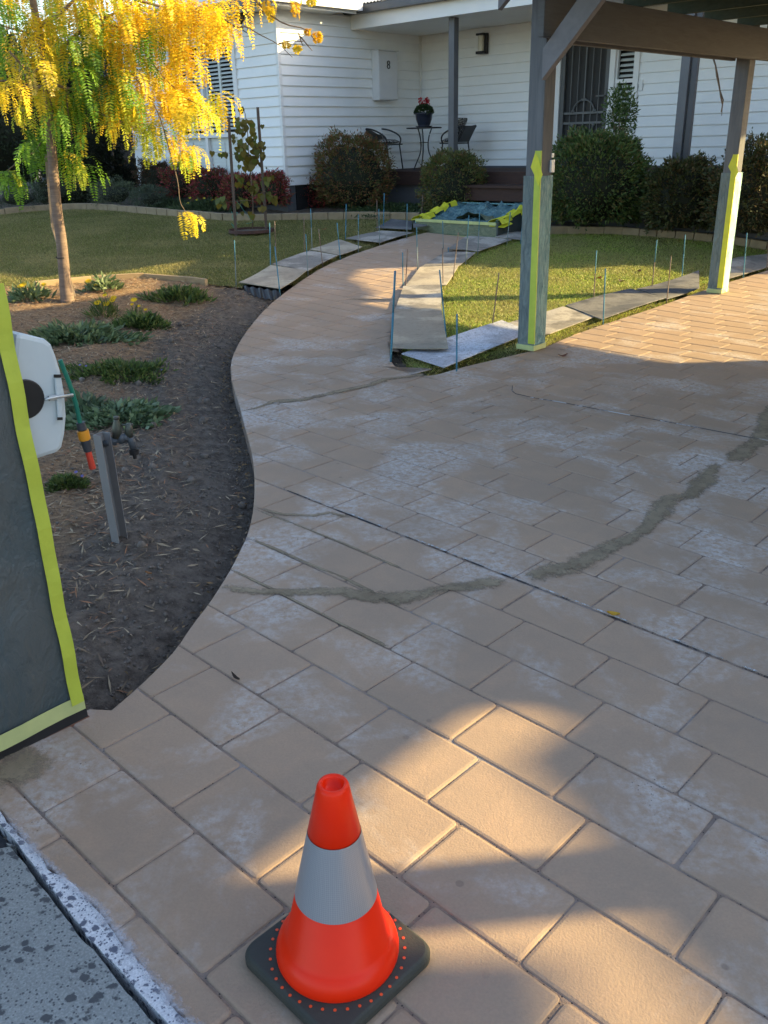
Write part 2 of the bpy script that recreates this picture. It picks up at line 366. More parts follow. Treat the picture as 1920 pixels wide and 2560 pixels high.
# ------------------------------------------------------------------ ground outlines (taken from sight lines)
def GL(pts): return np.array([G(*p)[:2] for p in pts])
edgeL_px = [(556,1454),(579,1416),(600,1374),(617,1339),(629,1295),(634,1260),(636,1210),(634,1165),(629,1131),(617,1085),(606,1045),(598,1012),(585,975),(577,940),(576,907),(588,872),(610,835),(645,789),(696,742),(772,686),(851,646),(950,613),(1030,589),(1068,581)]
edgeL0_px = [(233,1788),(278,1773),(340,1720),(395,1668),(440,1620),(478,1562),(521,1508)]
right_px = [(1237,600),(1120,632),(1054,674),(1011,716),(992,761),(981,808),(976,850),(976,892),(983,911),(1002,925),(1040,937),(1077,939),(1110,931),(1148,919),(1200,907),(1360,870),(1417,843),(1504,811),(1669,758),(1742,731),(1808,708),(1920,675)]
low_px = [(0,2024),(80,2120),(170,2210),(239,2262),(300,2345),(386,2454),(463,2545)]
def smooth_line(pl, n=3):
    pl = np.array(pl)
    for _ in range(n):
        q = [pl[0]]
        for i in range(len(pl)-1): q += [pl[i]*.75+pl[i+1]*.25, pl[i]*.25+pl[i+1]*.75]
        q.append(pl[-1]); pl = np.array(q)
    return pl
LW = GL(low_px); d_ = LW[-1]-LW[0]; d_ /= np.linalg.norm(d_)
LO = np.vstack([LW[-1]+d_*2.2, LW[::-1], LW[0]-d_*.25])
EL0 = GL(edgeL0_px); EL = smooth_line(np.vstack([EL0[1:], GL(edgeL_px)]), 1)
RT = smooth_line(GL(right_px), 1); rd = RT[-1]-RT[-4]; rd /= np.linalg.norm(rd)
RT = np.vstack([RT, RT[-1]+rd*7.0])
pilA = -2.12
side = np.array([P(pilA, .35, 0)[:2], P(pilA, .93, 0)[:2]])
OUT = np.vstack([LO, side, EL, RT, [[9.5, RT[-1][1]], [9.5, -3.0], [3.5, -3.0]]])
def seg_dist(pts, line):
    pts = np.asarray(pts); best = np.full(len(pts), 1e9)
    for i in range(len(line)-1):
        a, b = line[i], line[i+1]; ab = b-a; L2 = ab@ab+1e-12
        t = np.clip(((pts-a)@ab)/L2, 0, 1); d = np.linalg.norm(pts-(a+t[:, None]*ab), axis=1); best = np.minimum(best, d)
    return best
def inside(pts, poly):
    pts = np.asarray(pts); x, y = pts[:, 0], pts[:, 1]; r = np.zeros(len(pts), bool); n = len(poly)
    for i in range(n):
        x1, y1 = poly[i]; x2, y2 = poly[(i+1) % n]
        with np.errstate(divide='ignore', invalid='ignore'):
            c = ((y1 > y) != (y2 > y)) & (x < (x2-x1)*(y-y1)/(y2-y1)+x1)
        r ^= c
    return r
def vnoise(x, y, sc, seed=0):
    x = np.asarray(x)*sc; y = np.asarray(y)*sc; xi = np.floor(x).astype(np.int64); yi = np.floor(y).astype(np.int64); fx = x-xi; fy = y-yi
    fx = fx*fx*(3-2*fx); fy = fy*fy*(3-2*fy)
    def h(i, j):
        k = (i*374761393+j*668265263+seed*1442695041) & 0xffffffff; k = ((k ^ (k >> 13))*1274126177) & 0xffffffff; return ((k ^ (k >> 16)) & 0xffff)/65535.
    return (h(xi, yi)*(1-fx)+h(xi+1, yi)*fx)*(1-fy)+(h(xi, yi+1)*(1-fx)+h(xi+1, yi+1)*fx)*fy
def fbm(x, y, sc, o=4, seed=0): return sum(vnoise(x, y, sc*2**k, seed+k)*.5**k for k in range(o))/sum(.5**k for k in range(o))-.5

# ------------------------------------------------------------------ ground sheets
g_ = MB(); R_ = 250
xs = [-R_, -60, -25, -14, -9, -6, -4, -2, 0, 2, 4, 5, 6, 9, 14, 25, 60, R_]; ys = [-R_, -60, -20, -6, 0, 4, 8, 10, 12, 13.3, 14.6, 17.2, 21, 30, 60, R_]
vs = [(x, y, float(gz(x, y))-.16) for y in ys for x in xs]; nx = len(xs)
g_.add(vs, [(j*nx+i, j*nx+i+1, (j+1)*nx+i+1, (j+1)*nx+i) for j in range(len(ys)-1) for i in range(nx-1)])
tag(build('ground', g_, M['ground']), kind='structure')
def grid_sheet(name, x0, x1, y0, y1, st, zf, mask, mat, attr=None):
    X = np.arange(x0, x1+st, st); Y = np.arange(y0, y1+st, st); XX, YY = np.meshgrid(X, Y); nX, nY = len(X), len(Y)
    pts = np.stack([XX.ravel(), YY.ravel()], 1); m = mask(pts)
    Z = zf(pts); V = np.column_stack([pts, Z]); idx = np.arange(nX*nY).reshape(nY, nX)
    F = np.stack([idx[:-1, :-1].ravel(), idx[:-1, 1:].ravel(), idx[1:, 1:].ravel(), idx[1:, :-1].ravel()], 1)
    F = F[m[F].all(axis=1)]
    used = np.unique(F); re = np.zeros(len(V), np.int64); re[used] = np.arange(len(used))
    C = attr(pts)[used] if attr else None
    return build(name, (V[used], re[F], C), mat, smooth=True)
bed_line = GL([(-260,740),(0,724),(89,718),(147,713),(210,706),(270,699),(316,696),(397,696),(455,702),(517,711),(579,717),(606,722)])
back_L = GL([(-260,560),(0,536),(100,526),(193,522),(247,523),(328,529),(405,536),(490,543),(559,548),(640,550),(760,548),(908,545),(1050,546)])
back_R = GL([(1330,585),(1408,582),(1482,583),(1565,586),(1647,592),(1738,600),(1834,608),(1920,622),(2100,655)])
bed_poly = np.vstack([bed_line, EL[EL[:, 1] < bed_line[-1][1]][::-1], side[::-1], [[-9, -1.5], [-11, 9]]])
bed_in = np.vstack([[-12, bed_line[0][1]], bed_line, [bed_line[-1]+[.6, 0]], [[-.1, 7], [.6, 2], [0.2, 1.2]], [P(-2.2, .3, 0)[:2]], [P(-2.6, -.6, 0)[:2]], [[-12, -1.]]])
def soil_z(p):
    d = seg_dist(p, np.vstack([side, EL])); ins = inside(p, OUT)
    prof = np.interp(d, [0, .06, .20, .5, 2], [-.11, -.10, -.045, 0, .02])
    z = gz(p[:, 0], p[:, 1])-.02+prof+.075*fbm(p[:, 0], p[:, 1], 2.2, 3)*np.clip(d/.4, 0, 1)+.05*fbm(p[:, 0], p[:, 1], 9, 4, 5)*np.clip(d/.15, .25, 1)+.012*fbm(p[:, 0], p[:, 1], 38, 2, 9)
    return np.where(ins, gz(p[:, 0], p[:, 1])-.12, z)
def soil_at(x, y): return float(soil_z(np.array([[x, y]]))[0])
def mulch_f(p):
    d = seg_dist(p, np.vstack([side, EL])); f = np.clip((d-.35)/.7, 0, 1)*np.clip((p[:, 1]-1.8)/1.6, .25, 1)
    return np.column_stack([f, f, f])
tag(grid_sheet('garden_soil', -3.2, -.1, .6, 7.2, .024, soil_z, lambda p: inside(p, bed_in), M['soil'], mulch_f), kind='structure')
bed_far = np.vstack([[[-12, 7.2]], [[-12, bed_line[0][1]]], bed_line, [bed_line[-1]+[.6, 0]], [[-.1, 7.2]]])
def smk(p): return inside(p, bed_in) & ((p[:, 1] > 7.1) | (p[:, 0] < -3.1))
tag(grid_sheet('garden_soil_far', -9, 0, .6, 12.8, .06, lambda p: soil_z(p)-.002, smk, M['soil'], mulch_f), kind='structure')
# lawns
lawnL_poly = np.vstack([bed_line+[0, .01], GL([(606,712)]), EL[(EL[:, 1] > bed_line[-1][1])]+[.05, 0], back_L[::-1]])
lawnR_poly = np.vstack([back_R, RT[-1:], RT[::-1]])
lawnR_poly = np.vstack([RT, back_R[::-1]])
pathline = np.vstack([side, EL]); rline = RT
def lawn_z(p):
    d = np.minimum(seg_dist(p, EL), seg_dist(p, RT)); ins = inside(p, OUT)
    z = gz(p[:, 0], p[:, 1])-.012+.03*fbm(p[:, 0], p[:, 1], 1.2, 3, 3)+np.interp(d, [0, .09, .15], [-.06, -.055, 0])
    return np.where(ins, gz(p[:, 0], p[:, 1])-.12, z)
tag(grid_sheet('lawn', -13, 2.2, 8.2, 19, .05, lawn_z, lambda p: inside(p, lawnL_poly), M['lawn']), kind='structure')
tag(grid_sheet('lawn_right', -.5, 9, 5.5, 14.6, .05, lawn_z, lambda p: inside(p, lawnR_poly), M['lawn']), kind='structure')
# planting beds in front of the house
def hb_z(p): return gz(p[:, 0], p[:, 1])+.03+.05*fbm(p[:, 0], p[:, 1], 3, 4, 8)
hb1 = np.vstack([back_L, [P(-9.2, 10.9, 0)[:2]], [P(-9.2, 13, 0)[:2]], [P(-12, 13, 0)[:2]], [P(-24, 12, 0)[:2]], [P(-24, 8, 0)[:2]]])
hb2 = np.vstack([back_R, [P(-2, 13, 0)[:2]], [P(-7.6, 13, 0)[:2]], [P(-7.6, 11, 0)[:2]]])
zero = lambda p: np.full((len(p), 3), .25)
tag(grid_sheet('garden_bed_soil', -14, 4, 12, 27, .1, hb_z, lambda p: inside(p, hb1), M['soil'], zero), kind='structure')
tag(grid_sheet('garden_bed_soil_right', 1, 10, 10.5, 17, .1, hb_z, lambda p: inside(p, hb2), M['soil'], zero), kind='structure')

# ------------------------------------------------------------------ driveway of stamped pavers
drive = MB()
on = len(OUT)
from mathutils.geometry import tessellate_polygon
tri = tessellate_polygon([[Vector((*p, 0)) for p in OUT]])
area2 = sum(OUT[i][0]*OUT[(i+1) % on][1]-OUT[(i+1) % on][0]*OUT[i][1] for i in range(on))
if area2 < 0: OUT = OUT[::-1].copy(); tri = tessellate_polygon([[Vector((*p, 0)) for p in OUT]])
JD = .0046
dv = [(p[0], p[1], float(gz(*p))-.10) for p in OUT]+[(p[0], p[1], float(gz(*p))-.004) for p in OUT]
drive.add(dv, [(i, (i+1) % on, on+(i+1) % on, on+i) for i in range(on)])
slab = build('driveway', drive, M['joint']); tag(slab, kind='structure')
def joint_sheet():
    st = .1
    X = np.arange(-2.6, 9.6, st); Y = np.arange(-3.1, 14.4, st); XX, YY = np.meshgrid(X, Y); pts = np.stack([XX.ravel(), YY.ravel()], 1)
    m = inside(pts, OUT) & (seg_dist(pts, np.vstack([OUT, OUT[:1]])) > .02)
    nX, nY = len(X), len(Y); idx = np.arange(nX*nY).reshape(nY, nX)
    F = np.stack([idx[:-1, :-1].ravel(), idx[:-1, 1:].ravel(), idx[1:, 1:].ravel(), idx[1:, :-1].ravel()], 1); F = F[m[F].all(axis=1)]
    V = np.column_stack([pts, gz(pts[:, 0], pts[:, 1])-JD])
    return V, F, None
build('joint_bed', joint_sheet(), M['joint'], slab)
ptsb = MB()   # rim of the joint bed following the curved edge
inn = []
for i in range(on):
    a, b, c = OUT[i-1], OUT[i], OUT[(i+1) % on]; t = (c-a)/np.linalg.norm(c-a); inn.append(b+np.array([-t[1], t[0]])*.16)
vs = [(p[0], p[1], float(gz(*p))-JD-.0012) for p in OUT]+[(p[0], p[1], float(gz(*p))-JD-.0012) for p in inn]
ptsb.add(vs, [(i, (i+1) % on, on+(i+1) % on, on+i) for i in range(on)])
build('joint_edge', ptsb, M['joint'], slab)
def clip(subject, clipper):
    out = list(subject)
    n = len(clipper)
    for i in range(n):
        a = clipper[i]; b = clipper[(i+1) % n]; ex, ey = b[0]-a[0], b[1]-a[1]
        inp = out; out = []
        if not inp: return []
        s = inp[-1]; ss = ex*(s[1]-a[1])-ey*(s[0]-a[0])
        for e in inp:
            se = ex*(e[1]-a[1])-ey*(e[0]-a[0])
            if se >= 0:
                if ss < 0: t = ss/(ss-se); out.append((s[0]+(e[0]-s[0])*t, s[1]+(e[1]-s[1])*t))
                out.append(e)
            elif ss >= 0: t = ss/(ss-se); out.append((s[0]+(e[0]-s[0])*t, s[1]+(e[1]-s[1])*t))
            s = e; ss = se
    return out
def parea(p): return .5*sum(p[i][0]*p[(i+1) % len(p)][1]-p[(i+1) % len(p)][0]*p[i][1] for i in range(len(p)))
def dedupe(p, eps=.004):
    q = []
    for v in p:
        if not q or math.hypot(v[0]-q[-1][0], v[1]-q[-1][1]) > eps: q.append(v)
    while len(q) > 2 and math.hypot(q[0][0]-q[-1][0], q[0][1]-q[-1][1]) <= eps: q.pop()
    return q
def inset(p, d):
    n = len(p); r = []
    for i in range(n):
        a, b, c = p[i-1], p[i], p[(i+1) % n]
        u = np.array([b[0]-a[0], b[1]-a[1]]); v = np.array([c[0]-b[0], c[1]-b[1]]); u /= np.linalg.norm(u)+1e-9; v /= np.linalg.norm(v)+1e-9
        n1 = np.array([-u[1], u[0]]); n2 = np.array([-v[1], v[0]]); m = n1+n2; L = m@m
        m = n1 if L < 1e-3 else m*2/L
        ml = np.linalg.norm(m)
        if ml > 1.8: m *= 1.8/ml
        r.append((b[0]+m[0]*d, b[1]+m[1]*d))
    return r
WT, LT, C0 = .2299, .3354, .6245
def paver_mb(poly):
    p0 = dedupe(poly); mb = MB()
    if len(p0) < 3 or parea(p0) < .0012: return None
    small = parea(p0) < .012
    r1 = inset(p0, .0035 if not small else .002); r2 = inset(p0, .010 if not small else .004)
    if parea(r2) < .0004 or parea(r2) > parea(p0): return None
    n = len(p0); dz = rnd.uniform(-.0004, .0004); tx = rnd.uniform(-.001, .001); ty = rnd.uniform(-.001, .001); cx, cy = p0[0]
    def Z(q, h): return (q[0], q[1], float(gz(q[0], q[1]))+h+dz+tx*(q[0]-cx)+ty*(q[1]-cy))
    vs = [Z(q, -.0068) for q in p0]+[Z(q, -.0018) for q in r1]+[Z(q, 0) for q in r2]
    fs = [(i, (i+1) % n, n+(i+1) % n, n+i) for i in range(n)]+[(n+i, n+(i+1) % n, 2*n+(i+1) % n, 2*n+i) for i in range(n)]+[tuple(2*n+i for i in range(n))]
    mb.add(vs, fs); return mb
pavers = []
OUTl = [tuple(p) for p in OUT]
for r in range(-14, 62):
    for k in range(-70, 60):
        off = (.93-.33*(r-2)) % 1.0
        jw = .0035
        h0 = C0+r*WT+jw*.5+(.004 if r == 8 else 0); h1 = C0+(r+1)*WT-jw*.5-(.002 if r == 7 else 0); u0 = (k+off)*LT+jw*.45+rnd.uniform(-.002, .002); u1 = (k+1+off)*LT-jw*.45+rnd.uniform(-.002, .002)
        cx, cy = P((u0+u1)/2, (h0+h1)/2, 0)[:2]
        if cx < -2.7 or cx > 6.2 or cy < -.6 or cy > 14.2: continue
        dd = seg_dist(np.array([[cx, cy]]), np.vstack([OUT, OUT[:1]]))[0]
        ins = inside(np.array([[cx, cy]]), OUT)[0]
        if not ins and dd > .25: continue
        ch = .012
        rect = [(u0+ch*.3, h0+ch), (u0+ch, h0+ch*.3), (u1-ch, h0+ch*.3), (u1-ch*.3, h0+ch), (u1-ch*.3, h1-ch), (u1-ch, h1-ch*.3), (u0+ch, h1-ch*.3), (u0+ch*.3, h1-ch)]
        rect = [(u0, h0+ch), (u0+ch*.3, h0+ch*.3), (u0+ch, h0), (u1-ch, h0), (u1-ch*.3, h0+ch*.3), (u1, h0+ch), (u1, h1-ch), (u1-ch*.3, h1-ch*.3), (u1-ch, h1), (u0+ch, h1), (u0+ch*.3, h1-ch*.3), (u0, h1-ch)]
        wr = [tuple(P(u, h, 0)[:2]) for u, h in rect]
        if parea(wr) < 0: wr = wr[::-1]
        poly = wr if (ins and dd > .26) else clip(OUTl, wr)
        if not poly or len(poly) < 3: continue
        mb = paver_mb(poly)
        if mb is None: continue
        # size in view decides which are single pieces
        d = math.sqrt(cx*cx+cy*cy+2.4); infront = cy > .9 and abs(cx) < .5*cy+.15
        pavers.append((0 if infront else 1, -parea(dedupe(poly))*1.55/d**3, mb))
pavers.sort(key=lambda t: (t[0], t[1]))
rest = MB()
for i, (f, s_, mb) in enumerate(pavers):
    if i < 298: build('paver', mb, M['paver'], slab)
    else: rest.add(mb.v, mb.f)
tag(build('paver_field', rest, M['paver'], slab), kind='stuff')
# saw-cut curve and dark control joint
def strip(px, w, dz, seed=1, rag=.35, dens=.02, is_world=False):
    # flat ribbon with noisy width; Col fades to 0 at its rims
    ln = np.array(px) if is_world else GL(px); q = [ln[0]]
    for i in range(len(ln)-1):
        L = np.linalg.norm(ln[i+1]-ln[i]); n = max(1, int(L/dens))
        for j in range(1, n+1): q.append(ln[i]+(ln[i+1]-ln[i])*j/n)
    q = np.array(q); n = len(q); K = 5; V = []; C = []
    for i in range(n):
        t = q[min(i+2, n-1)]-q[max(i-2, 0)]; t /= np.linalg.norm(t)+1e-9; nn = np.array([-t[1], t[0]])
        ww = (w if not callable(w) else w(i/(n-1)))*(1+rag*(2*float(vnoise(i*.13, seed*3.1, 1, seed))-1))
        sh = nn*ww*.25*(2*float(vnoise(i*.07, seed*7.7, 1, seed+5))-1)
        for k in range(K):
            f = k/(K-1)*2-1; p = q[i]+nn*f*ww+sh; edge = 1-abs(f)**1.5; end = min(1, i/4, (n-1-i)/4)
            V.append((p[0], p[1], float(gz(*p))+dz+.0035*edge)); e = edge*end; C.append((e, e, e))
    F = [(i*K+k, (i+1)*K+k, (i+1)*K+k+1, i*K+k+1) for i in range(n-1) for k in range(K-1)]
    return np.array(V), np.array(F), np.array(C)
M['crackline'] = simple('saw_cut', (.05, .05, .055), (.45, .45, .47), .9, 8, lo=.52, hi=.56)
build('saw_cut', strip([(1281,965),(1280,978),(1290,986),(1340,997),(1404,1007),(1486,1023),(1568,1038),(1650,1053),(1732,1068),(1863,1093),(1960,1110)], .0028, .003, 4), M['crackline'], slab)
hh = C0+8*WT+.001
cj = [P(a, hh, 0)[:2] for a in np.linspace(-3.0, 1.2, 40)]
M['ctrl'] = simple('control_joint', (.022, .025, .032), (.06, .06, .065), .9, 30)
cjm = NT('control_joint_gap'); cjm.color((.025, .027, .032)); cjm.rough(.9); cjm.L(cjm.ramp(cjm.noise(9, 7, .8), .46, .58), cjm.b.inputs['Alpha'])
build('control_joint', strip(cj, .0036, -.0020, 6, is_world=True, rag=.9), cjm.m, slab)
M['ctrl_edge'] = simple('chipped_edge', (.55, .55, .57), (.30, .28, .27), .9, 30)
t_ = strip([P(a, hh+.009, 0)[:2] for a in np.linspace(-3.0, 1.2, 40)], .0035, -.001, 9, is_world=True, rag=1.0)
cem = NT('chipped_bloom'); cem.color((.55, .54, .54)); cem.rough(.9); cem.L(cem.ramp(cem.noise(14, 8, .8), .50, .58), cem.b.inputs['Alpha'])
build('chipped_edge', t_, cem.m, slab)
# exposed edge band, crack and street footpath
CR = GL([(0,2062),(60,2130),(140,2230),(215,2335),(300,2430),(428,2566)]); cd = CR[-1]-CR[0]; cd /= np.linalg.norm(cd)
CR = np.vstack([CR[0]-cd*.45, CR, CR[-1]+cd*2.0])
LOw = np.vstack([LO[::-1]])
LOw = np.vstack([LO[::-1][0]-d_*.2, LO[::-1]])
def polysheet(name, poly, dz, mat, kind, th=.1):
    mb = MB(); n = len(poly); tr = tessellate_polygon([[Vector((*p, 0)) for p in poly]])
    mb.add([(p[0], p[1], float(gz(*p))+dz) for p in poly]+[(p[0], p[1], float(gz(*p))+dz-th) for p in poly], [tuple(t) for t in tr]+[(i, (i+1) % n, n+(i+1) % n, n+i) for i in range(n)])
    o = build(name, mb, mat); tag(o, kind=kind); return o
def ragged(line, amp, seed, dens=.02):
    q = []
    for i in range(len(line)-1):
        L = np.linalg.norm(line[i+1]-line[i]); n = max(1, int(L/dens)); q += [line[i]+(line[i+1]-line[i])*j/n for j in range(n)]
    q.append(line[-1]); q = np.array(q); return q+amp*np.column_stack([fbm(q[:, 0], q[:, 1], 14, 3, seed), fbm(q[:, 0], q[:, 1], 14, 3, seed+7)])
rl = ragged(LO, .03, 3); rc = ragged(CR[::-1], .012, 4)
polysheet('driveway_edge', np.vstack([rl+np.array([d_[1], -d_[0]])*0, rc[::-1]]), .0005, M['edgeband'], 'structure', .08)
nrm = np.array([cd[1], -cd[0]]);
if nrm[0] > 0: nrm = -nrm
rc2 = ragged(CR+nrm*.014, .020, 8)
fp = np.vstack([rc2[25:], [rc2[-1]+nrm*3.0], [rc2[25]+nrm*3.0+np.array([-1, .3])], [G(-40, 2128)[:2]], [G(38, 2112)[:2]]])
polysheet('footpath', fp, -.002, M['footpath'], 'structure', .08)
polysheet('road_patch', np.vstack([[P(pilA+.0, .2, 0)[:2]-[.9, .0]], CR[0:2]+nrm*.004, [G(44, 2112)[:2]], [G(-60, 2135)[:2]], [G(-60, 2135)[:2]-[1., .3]]]), -.03, M['asphalt'], 'structure', .05)
# bloom sheet fading over the pavers beside the exposed edge
mbm = NT('edge_bloom'); mbm.color(mbm.mix(mbm.ramp(mbm.noise(60, 4), .4, .6), (.62, .62, .66), (.50, .48, .50))); mbm.rough(.9)
a_ = mbm.n('ShaderNodeAttribute'); a_.attribute_name = 'Col'; s_ = mbm.n('ShaderNodeSeparateColor'); mbm.L(a_.outputs['Color'], s_.inputs[0])
al = mbm.math('ADD', s_.outputs[0], mbm.math('MULTIPLY', mbm.math('SUBTRACT', mbm.noise(24, 9, .85), .5), 3.0)); mbm.L(mbm.math('MULTIPLY', mbm.ramp(al, .55, 1.1), .6), mbm.b.inputs['Alpha'])
build('edge_bloom', strip(LO[:-1], .028, .0015, 12, is_world=True), mbm.m, slab)
# sand trails
sandt = [
 ('thin dark sand trail crossing the path below the white speckled board', [(600,1029),(639,1021),(685,1005),(754,1000),(808,988),(862,976),(928,963),(966,949),(1024,942),(1068,933)], .026, 1),
 ('wide grey sand trail sweeping from the soil edge to the long joint', [(535,1462),(590,1474),(640,1480),(740,1482),(850,1478),(930,1492),(1010,1494),(1090,1478),(1190,1463),(1285,1447)], .038, 2),
 ('wide grey sand trail climbing to the right edge of the driveway', [(1316,1460),(1347,1433),(1437,1417),(1486,1392),(1527,1364),(1568,1351),(1609,1327),(1650,1282),(1674,1249),(1732,1241),(1748,1208),(1785,1167),(1800,1156)], .045, 3),
 ('short grey sand trail at the far right end of the long trail', [(1822,1160),(1855,1126),(1892,1101),(1908,1056),(1935,1020),(1990,980)], .045, 4),
 ('short forked sand trail starting at the soil edge', [(631,1268),(704,1287),(781,1290),(824,1283),(855,1290),(901,1299)], .016, 5),
 ('faint thin sand line on the sunlit bend of the path', [(858,750),(900,748),(940,748),(985,752)], .018, 6),
]
for lb, px, w, sd in sandt:
    o = build('sand_trail', strip(px, w*1.55, .0015, sd, rag=.55), M['sand']); tag(o, lb, 'sand trail', 'sand trails on the driveway')
o = build('sand_trail', strip([(-60,1935),(20,1925),(90,1890),(150,1860)], .11, .002, 15), M['sand']); tag(o, 'olive sand patch below the masked board at lower left', 'sand trail', 'sand trails on the driveway')
build('joint_sand', strip([(629,1270),(750,1316),(866,1362),(951,1399),(1024,1430)], .010, -.001, 22), M['sand'], slab)
build('joint_sand', strip([(576,1422),(681,1471),(791,1528),(880,1574),(985,1627)], .012, -.001, 23), M['sand'], slab)
build('joint_sand', strip([(615,1341),(693,1374),(770,1409),(855,1443),(955,1493),(1032,1528)], .013, -.001, 24), M['sand'], slab)

# ================================================================== HOUSE
house = thing('weatherboard_house', 'white weatherboard house with porch, brown deck and grey gutters at the back of the yard', 'house', P(-11.89, 10.24, .6))
BZ = 1.03; CB = .152
def wall_boards(axis, val, lo, hi, z0, z1, out, holes=()):
    k = 0; z = z0
    while z < z1-.02:
        zt = min(z+CB, z1); segs = [(lo, hi)]
        for h in holes:
            if h[2] < zt-.01 and h[3] > z+.01:
                ns = []
                for s0, s1 in segs:
                    if h[1] <= s0 or h[0] >= s1: ns.append((s0, s1)); continue
                    if h[0] > s0: ns.append((s0, h[0]))
                    if h[1] < s1: ns.append((h[1], s1))
                segs = ns
        for s0, s1 in segs:
            mb = MB(); tb, tt = .030*out, .006*out
            def Q(s_, o_, zz): return P(s_, val+o_, zz) if axis == 'c' else P(val+o_, s_, zz)
            v = [Q(s0, 0, z), Q(s1, 0, z), Q(s0, 0, zt), Q(s1, 0, zt), Q(s0, tb, z), Q(s1, tb, z), Q(s0, tt, zt+.004), Q(s1, tt, zt+.004), Q(s0, tb, z+.012), Q(s1, tb, z+.012)]
            mb.add(v, [(0, 1, 5, 4), (4, 5, 9, 8), (8, 9, 7, 6), (6, 7, 3, 2), (0, 4, 8, 6, 2), (1, 3, 7, 9, 5), (0, 2, 3, 1)])
            build('weatherboard', mb, M['board_white'], house)
        z = zt
AR = -11.89; CF = 10.24; CB_ = 13.7; AEND = -2.6; AL = -16.4
win_hole = (-14.90, -13.02, 1.06, 3.12)
door_hole = (-9.20, -7.42, 1.04, 3.16)
wall_boards('a', AR, CF, CB_, BZ-.15, 3.5, 1)
wall_boards('c', CF, AL, AR, BZ-.30, 3.46, -1, [win_hole])
wall_boards('c', CB_, AR+.03, AEND, BZ, 3.3, -1, [door_hole])
core = MB(); core.boxac(AL, AR-.01, CF+.22, CB_+4, .3, 3.44); build('wall_core', core, M['dark'], house)
core = MB(); core.boxac(AL, win_hole[0], CF+.005, CF+.2, .3, 3.44); core.boxac(win_hole[1], AR-.01, CF+.005, CF+.2, .3, 3.44); core.boxac(win_hole[0], win_hole[1], CF+.005, CF+.2, .3, 1.06); core.boxac(win_hole[0], win_hole[1], CF+.005, CF+.2, 3.12, 3.44); build('wall_frame', core, M['basegrey'], house)
core = MB(); core.boxac(AR, AEND, CB_+.25, CB_+5, .3, 3.3); build('wall_core', core, M['dark'], house)
core = MB(); core.boxac(AR+.001, door_hole[0], CB_+.005, CB_+.24, .3, 3.28); core.boxac(door_hole[1], AEND, CB_+.005, CB_+.24, .3, 3.28); core.boxac(door_hole[0], door_hole[1], CB_+.005, CB_+.24, 3.16, 3.28); build('wall_frame', core, M['basegrey'], house)
mb = MB(); mb.boxac(AR-.03, AR+.03, CF-.03, CF+.03, BZ-.3, 3.5); build('corner_trim', mb, M['trim_white'], house)
mb = MB(); mb.boxac(AR+.024, AR+.05, CB_-.05, CB_-.024, BZ, 3.3); build('corner_trim', mb, M['trim_white'], house)
mb = MB(); mb.boxac(AL, AR-.02, CF+.01, CF+.04, .35, BZ-.28); build('plinth', mb, M['basegrey'], house)
# wing roof eave (soffit, fascia, gutter, sheets)
mb = MB(); mb.boxac(AL-.4, AR+.42, CF-.42, 11.35, 3.475, 3.49); build('soffit', mb, M['trim_white'], house)
mb = MB(); mb.boxac(AR+.40, AR+.425, CF-.42, 11.62, 3.46, 3.60); build('fascia', mb, M['trim_white'], house)
mb = MB(); mb.boxac(AL-.4, AR+.40, CF-.445, CF-.42, 3.46, 3.60); build('fascia', mb, M['trim_white'], house)
mb = MB(); mb.boxac(AR+.43, AR+.53, CF-.50, 11.66, 3.50, 3.60); build('gutter', mb, M['trim_white'], house)
mb = MB(); mb.boxac(AL-.4, AR+.43, CF-.55, CF-.447, 3.49, 3.60); build('gutter', mb, M['gutter'], house)
def corr(name, corner, eu, ev, lu, lv, slope, mat, parent, pitch=.076, th=.01):
    mb = MB(); n = int(lu/(pitch/4)); V = []; F = []
    for i in range(n+1):
        u = lu*i/n; h = th*math.cos(2*math.pi*u/pitch)
        for v in (0, lv): V.append((corner[0]+eu[0]*u+ev[0]*v, corner[1]+eu[1]*u+ev[1]*v, corner[2]+h+slope*v))
    F = [(2*i, 2*i+2, 2*i+3, 2*i+1) for i in range(n)]; mb.add(V, F); return build(name, mb, mat, parent, smooth=True)
mr = MB(); zR = 5.2; a0, a1, c0, c1 = AL-.45, AR+.45, CF-.47, 18.
mr.add([P(a0, c0, 3.60), P(a1, c0, 3.60), P(a1, c1, 3.60), P(a0, c1, 3.60), P((a0+a1)/2, c0+2.6, 4.6), P((a0+a1)/2, c1, 4.6)], [(0, 1, 4), (1, 2, 5, 4), (0, 4, 5, 3)]); build('roof', mr, M['roof'], house)
# porch roof
mb = MB(); mb.boxac(AR+.02, -4.45, 11.88, 11.92, 3.28, 3.50); build('fascia', mb, M['trim_white'], house)
mb = MB(); mb.boxac(AR-.02, -4.4, 11.74, 11.875, 3.49, 3.60); build('gutter', mb, M['gutter'], house)
mb = MB(); mb.boxac(AR+.03, -4.45, 11.92, CB_-.03, 3.285, 3.30); build('porch_ceiling', mb, M['trim_white'], house)
corr('roof', P(AR-.02, 11.80, 3.63), EV, NV, -4.4-AR, 4.0, .10, M['roof'], house)
mr = MB(); mr.add([P(AR, 15.7, 4.0), P(-4.4, 15.7, 4.0), P(-5.4, 18.5, 4.5), P(AR, 18.5, 4.5)], [(0, 1, 2, 3)]); build('roof', mr, M['roof'], house)
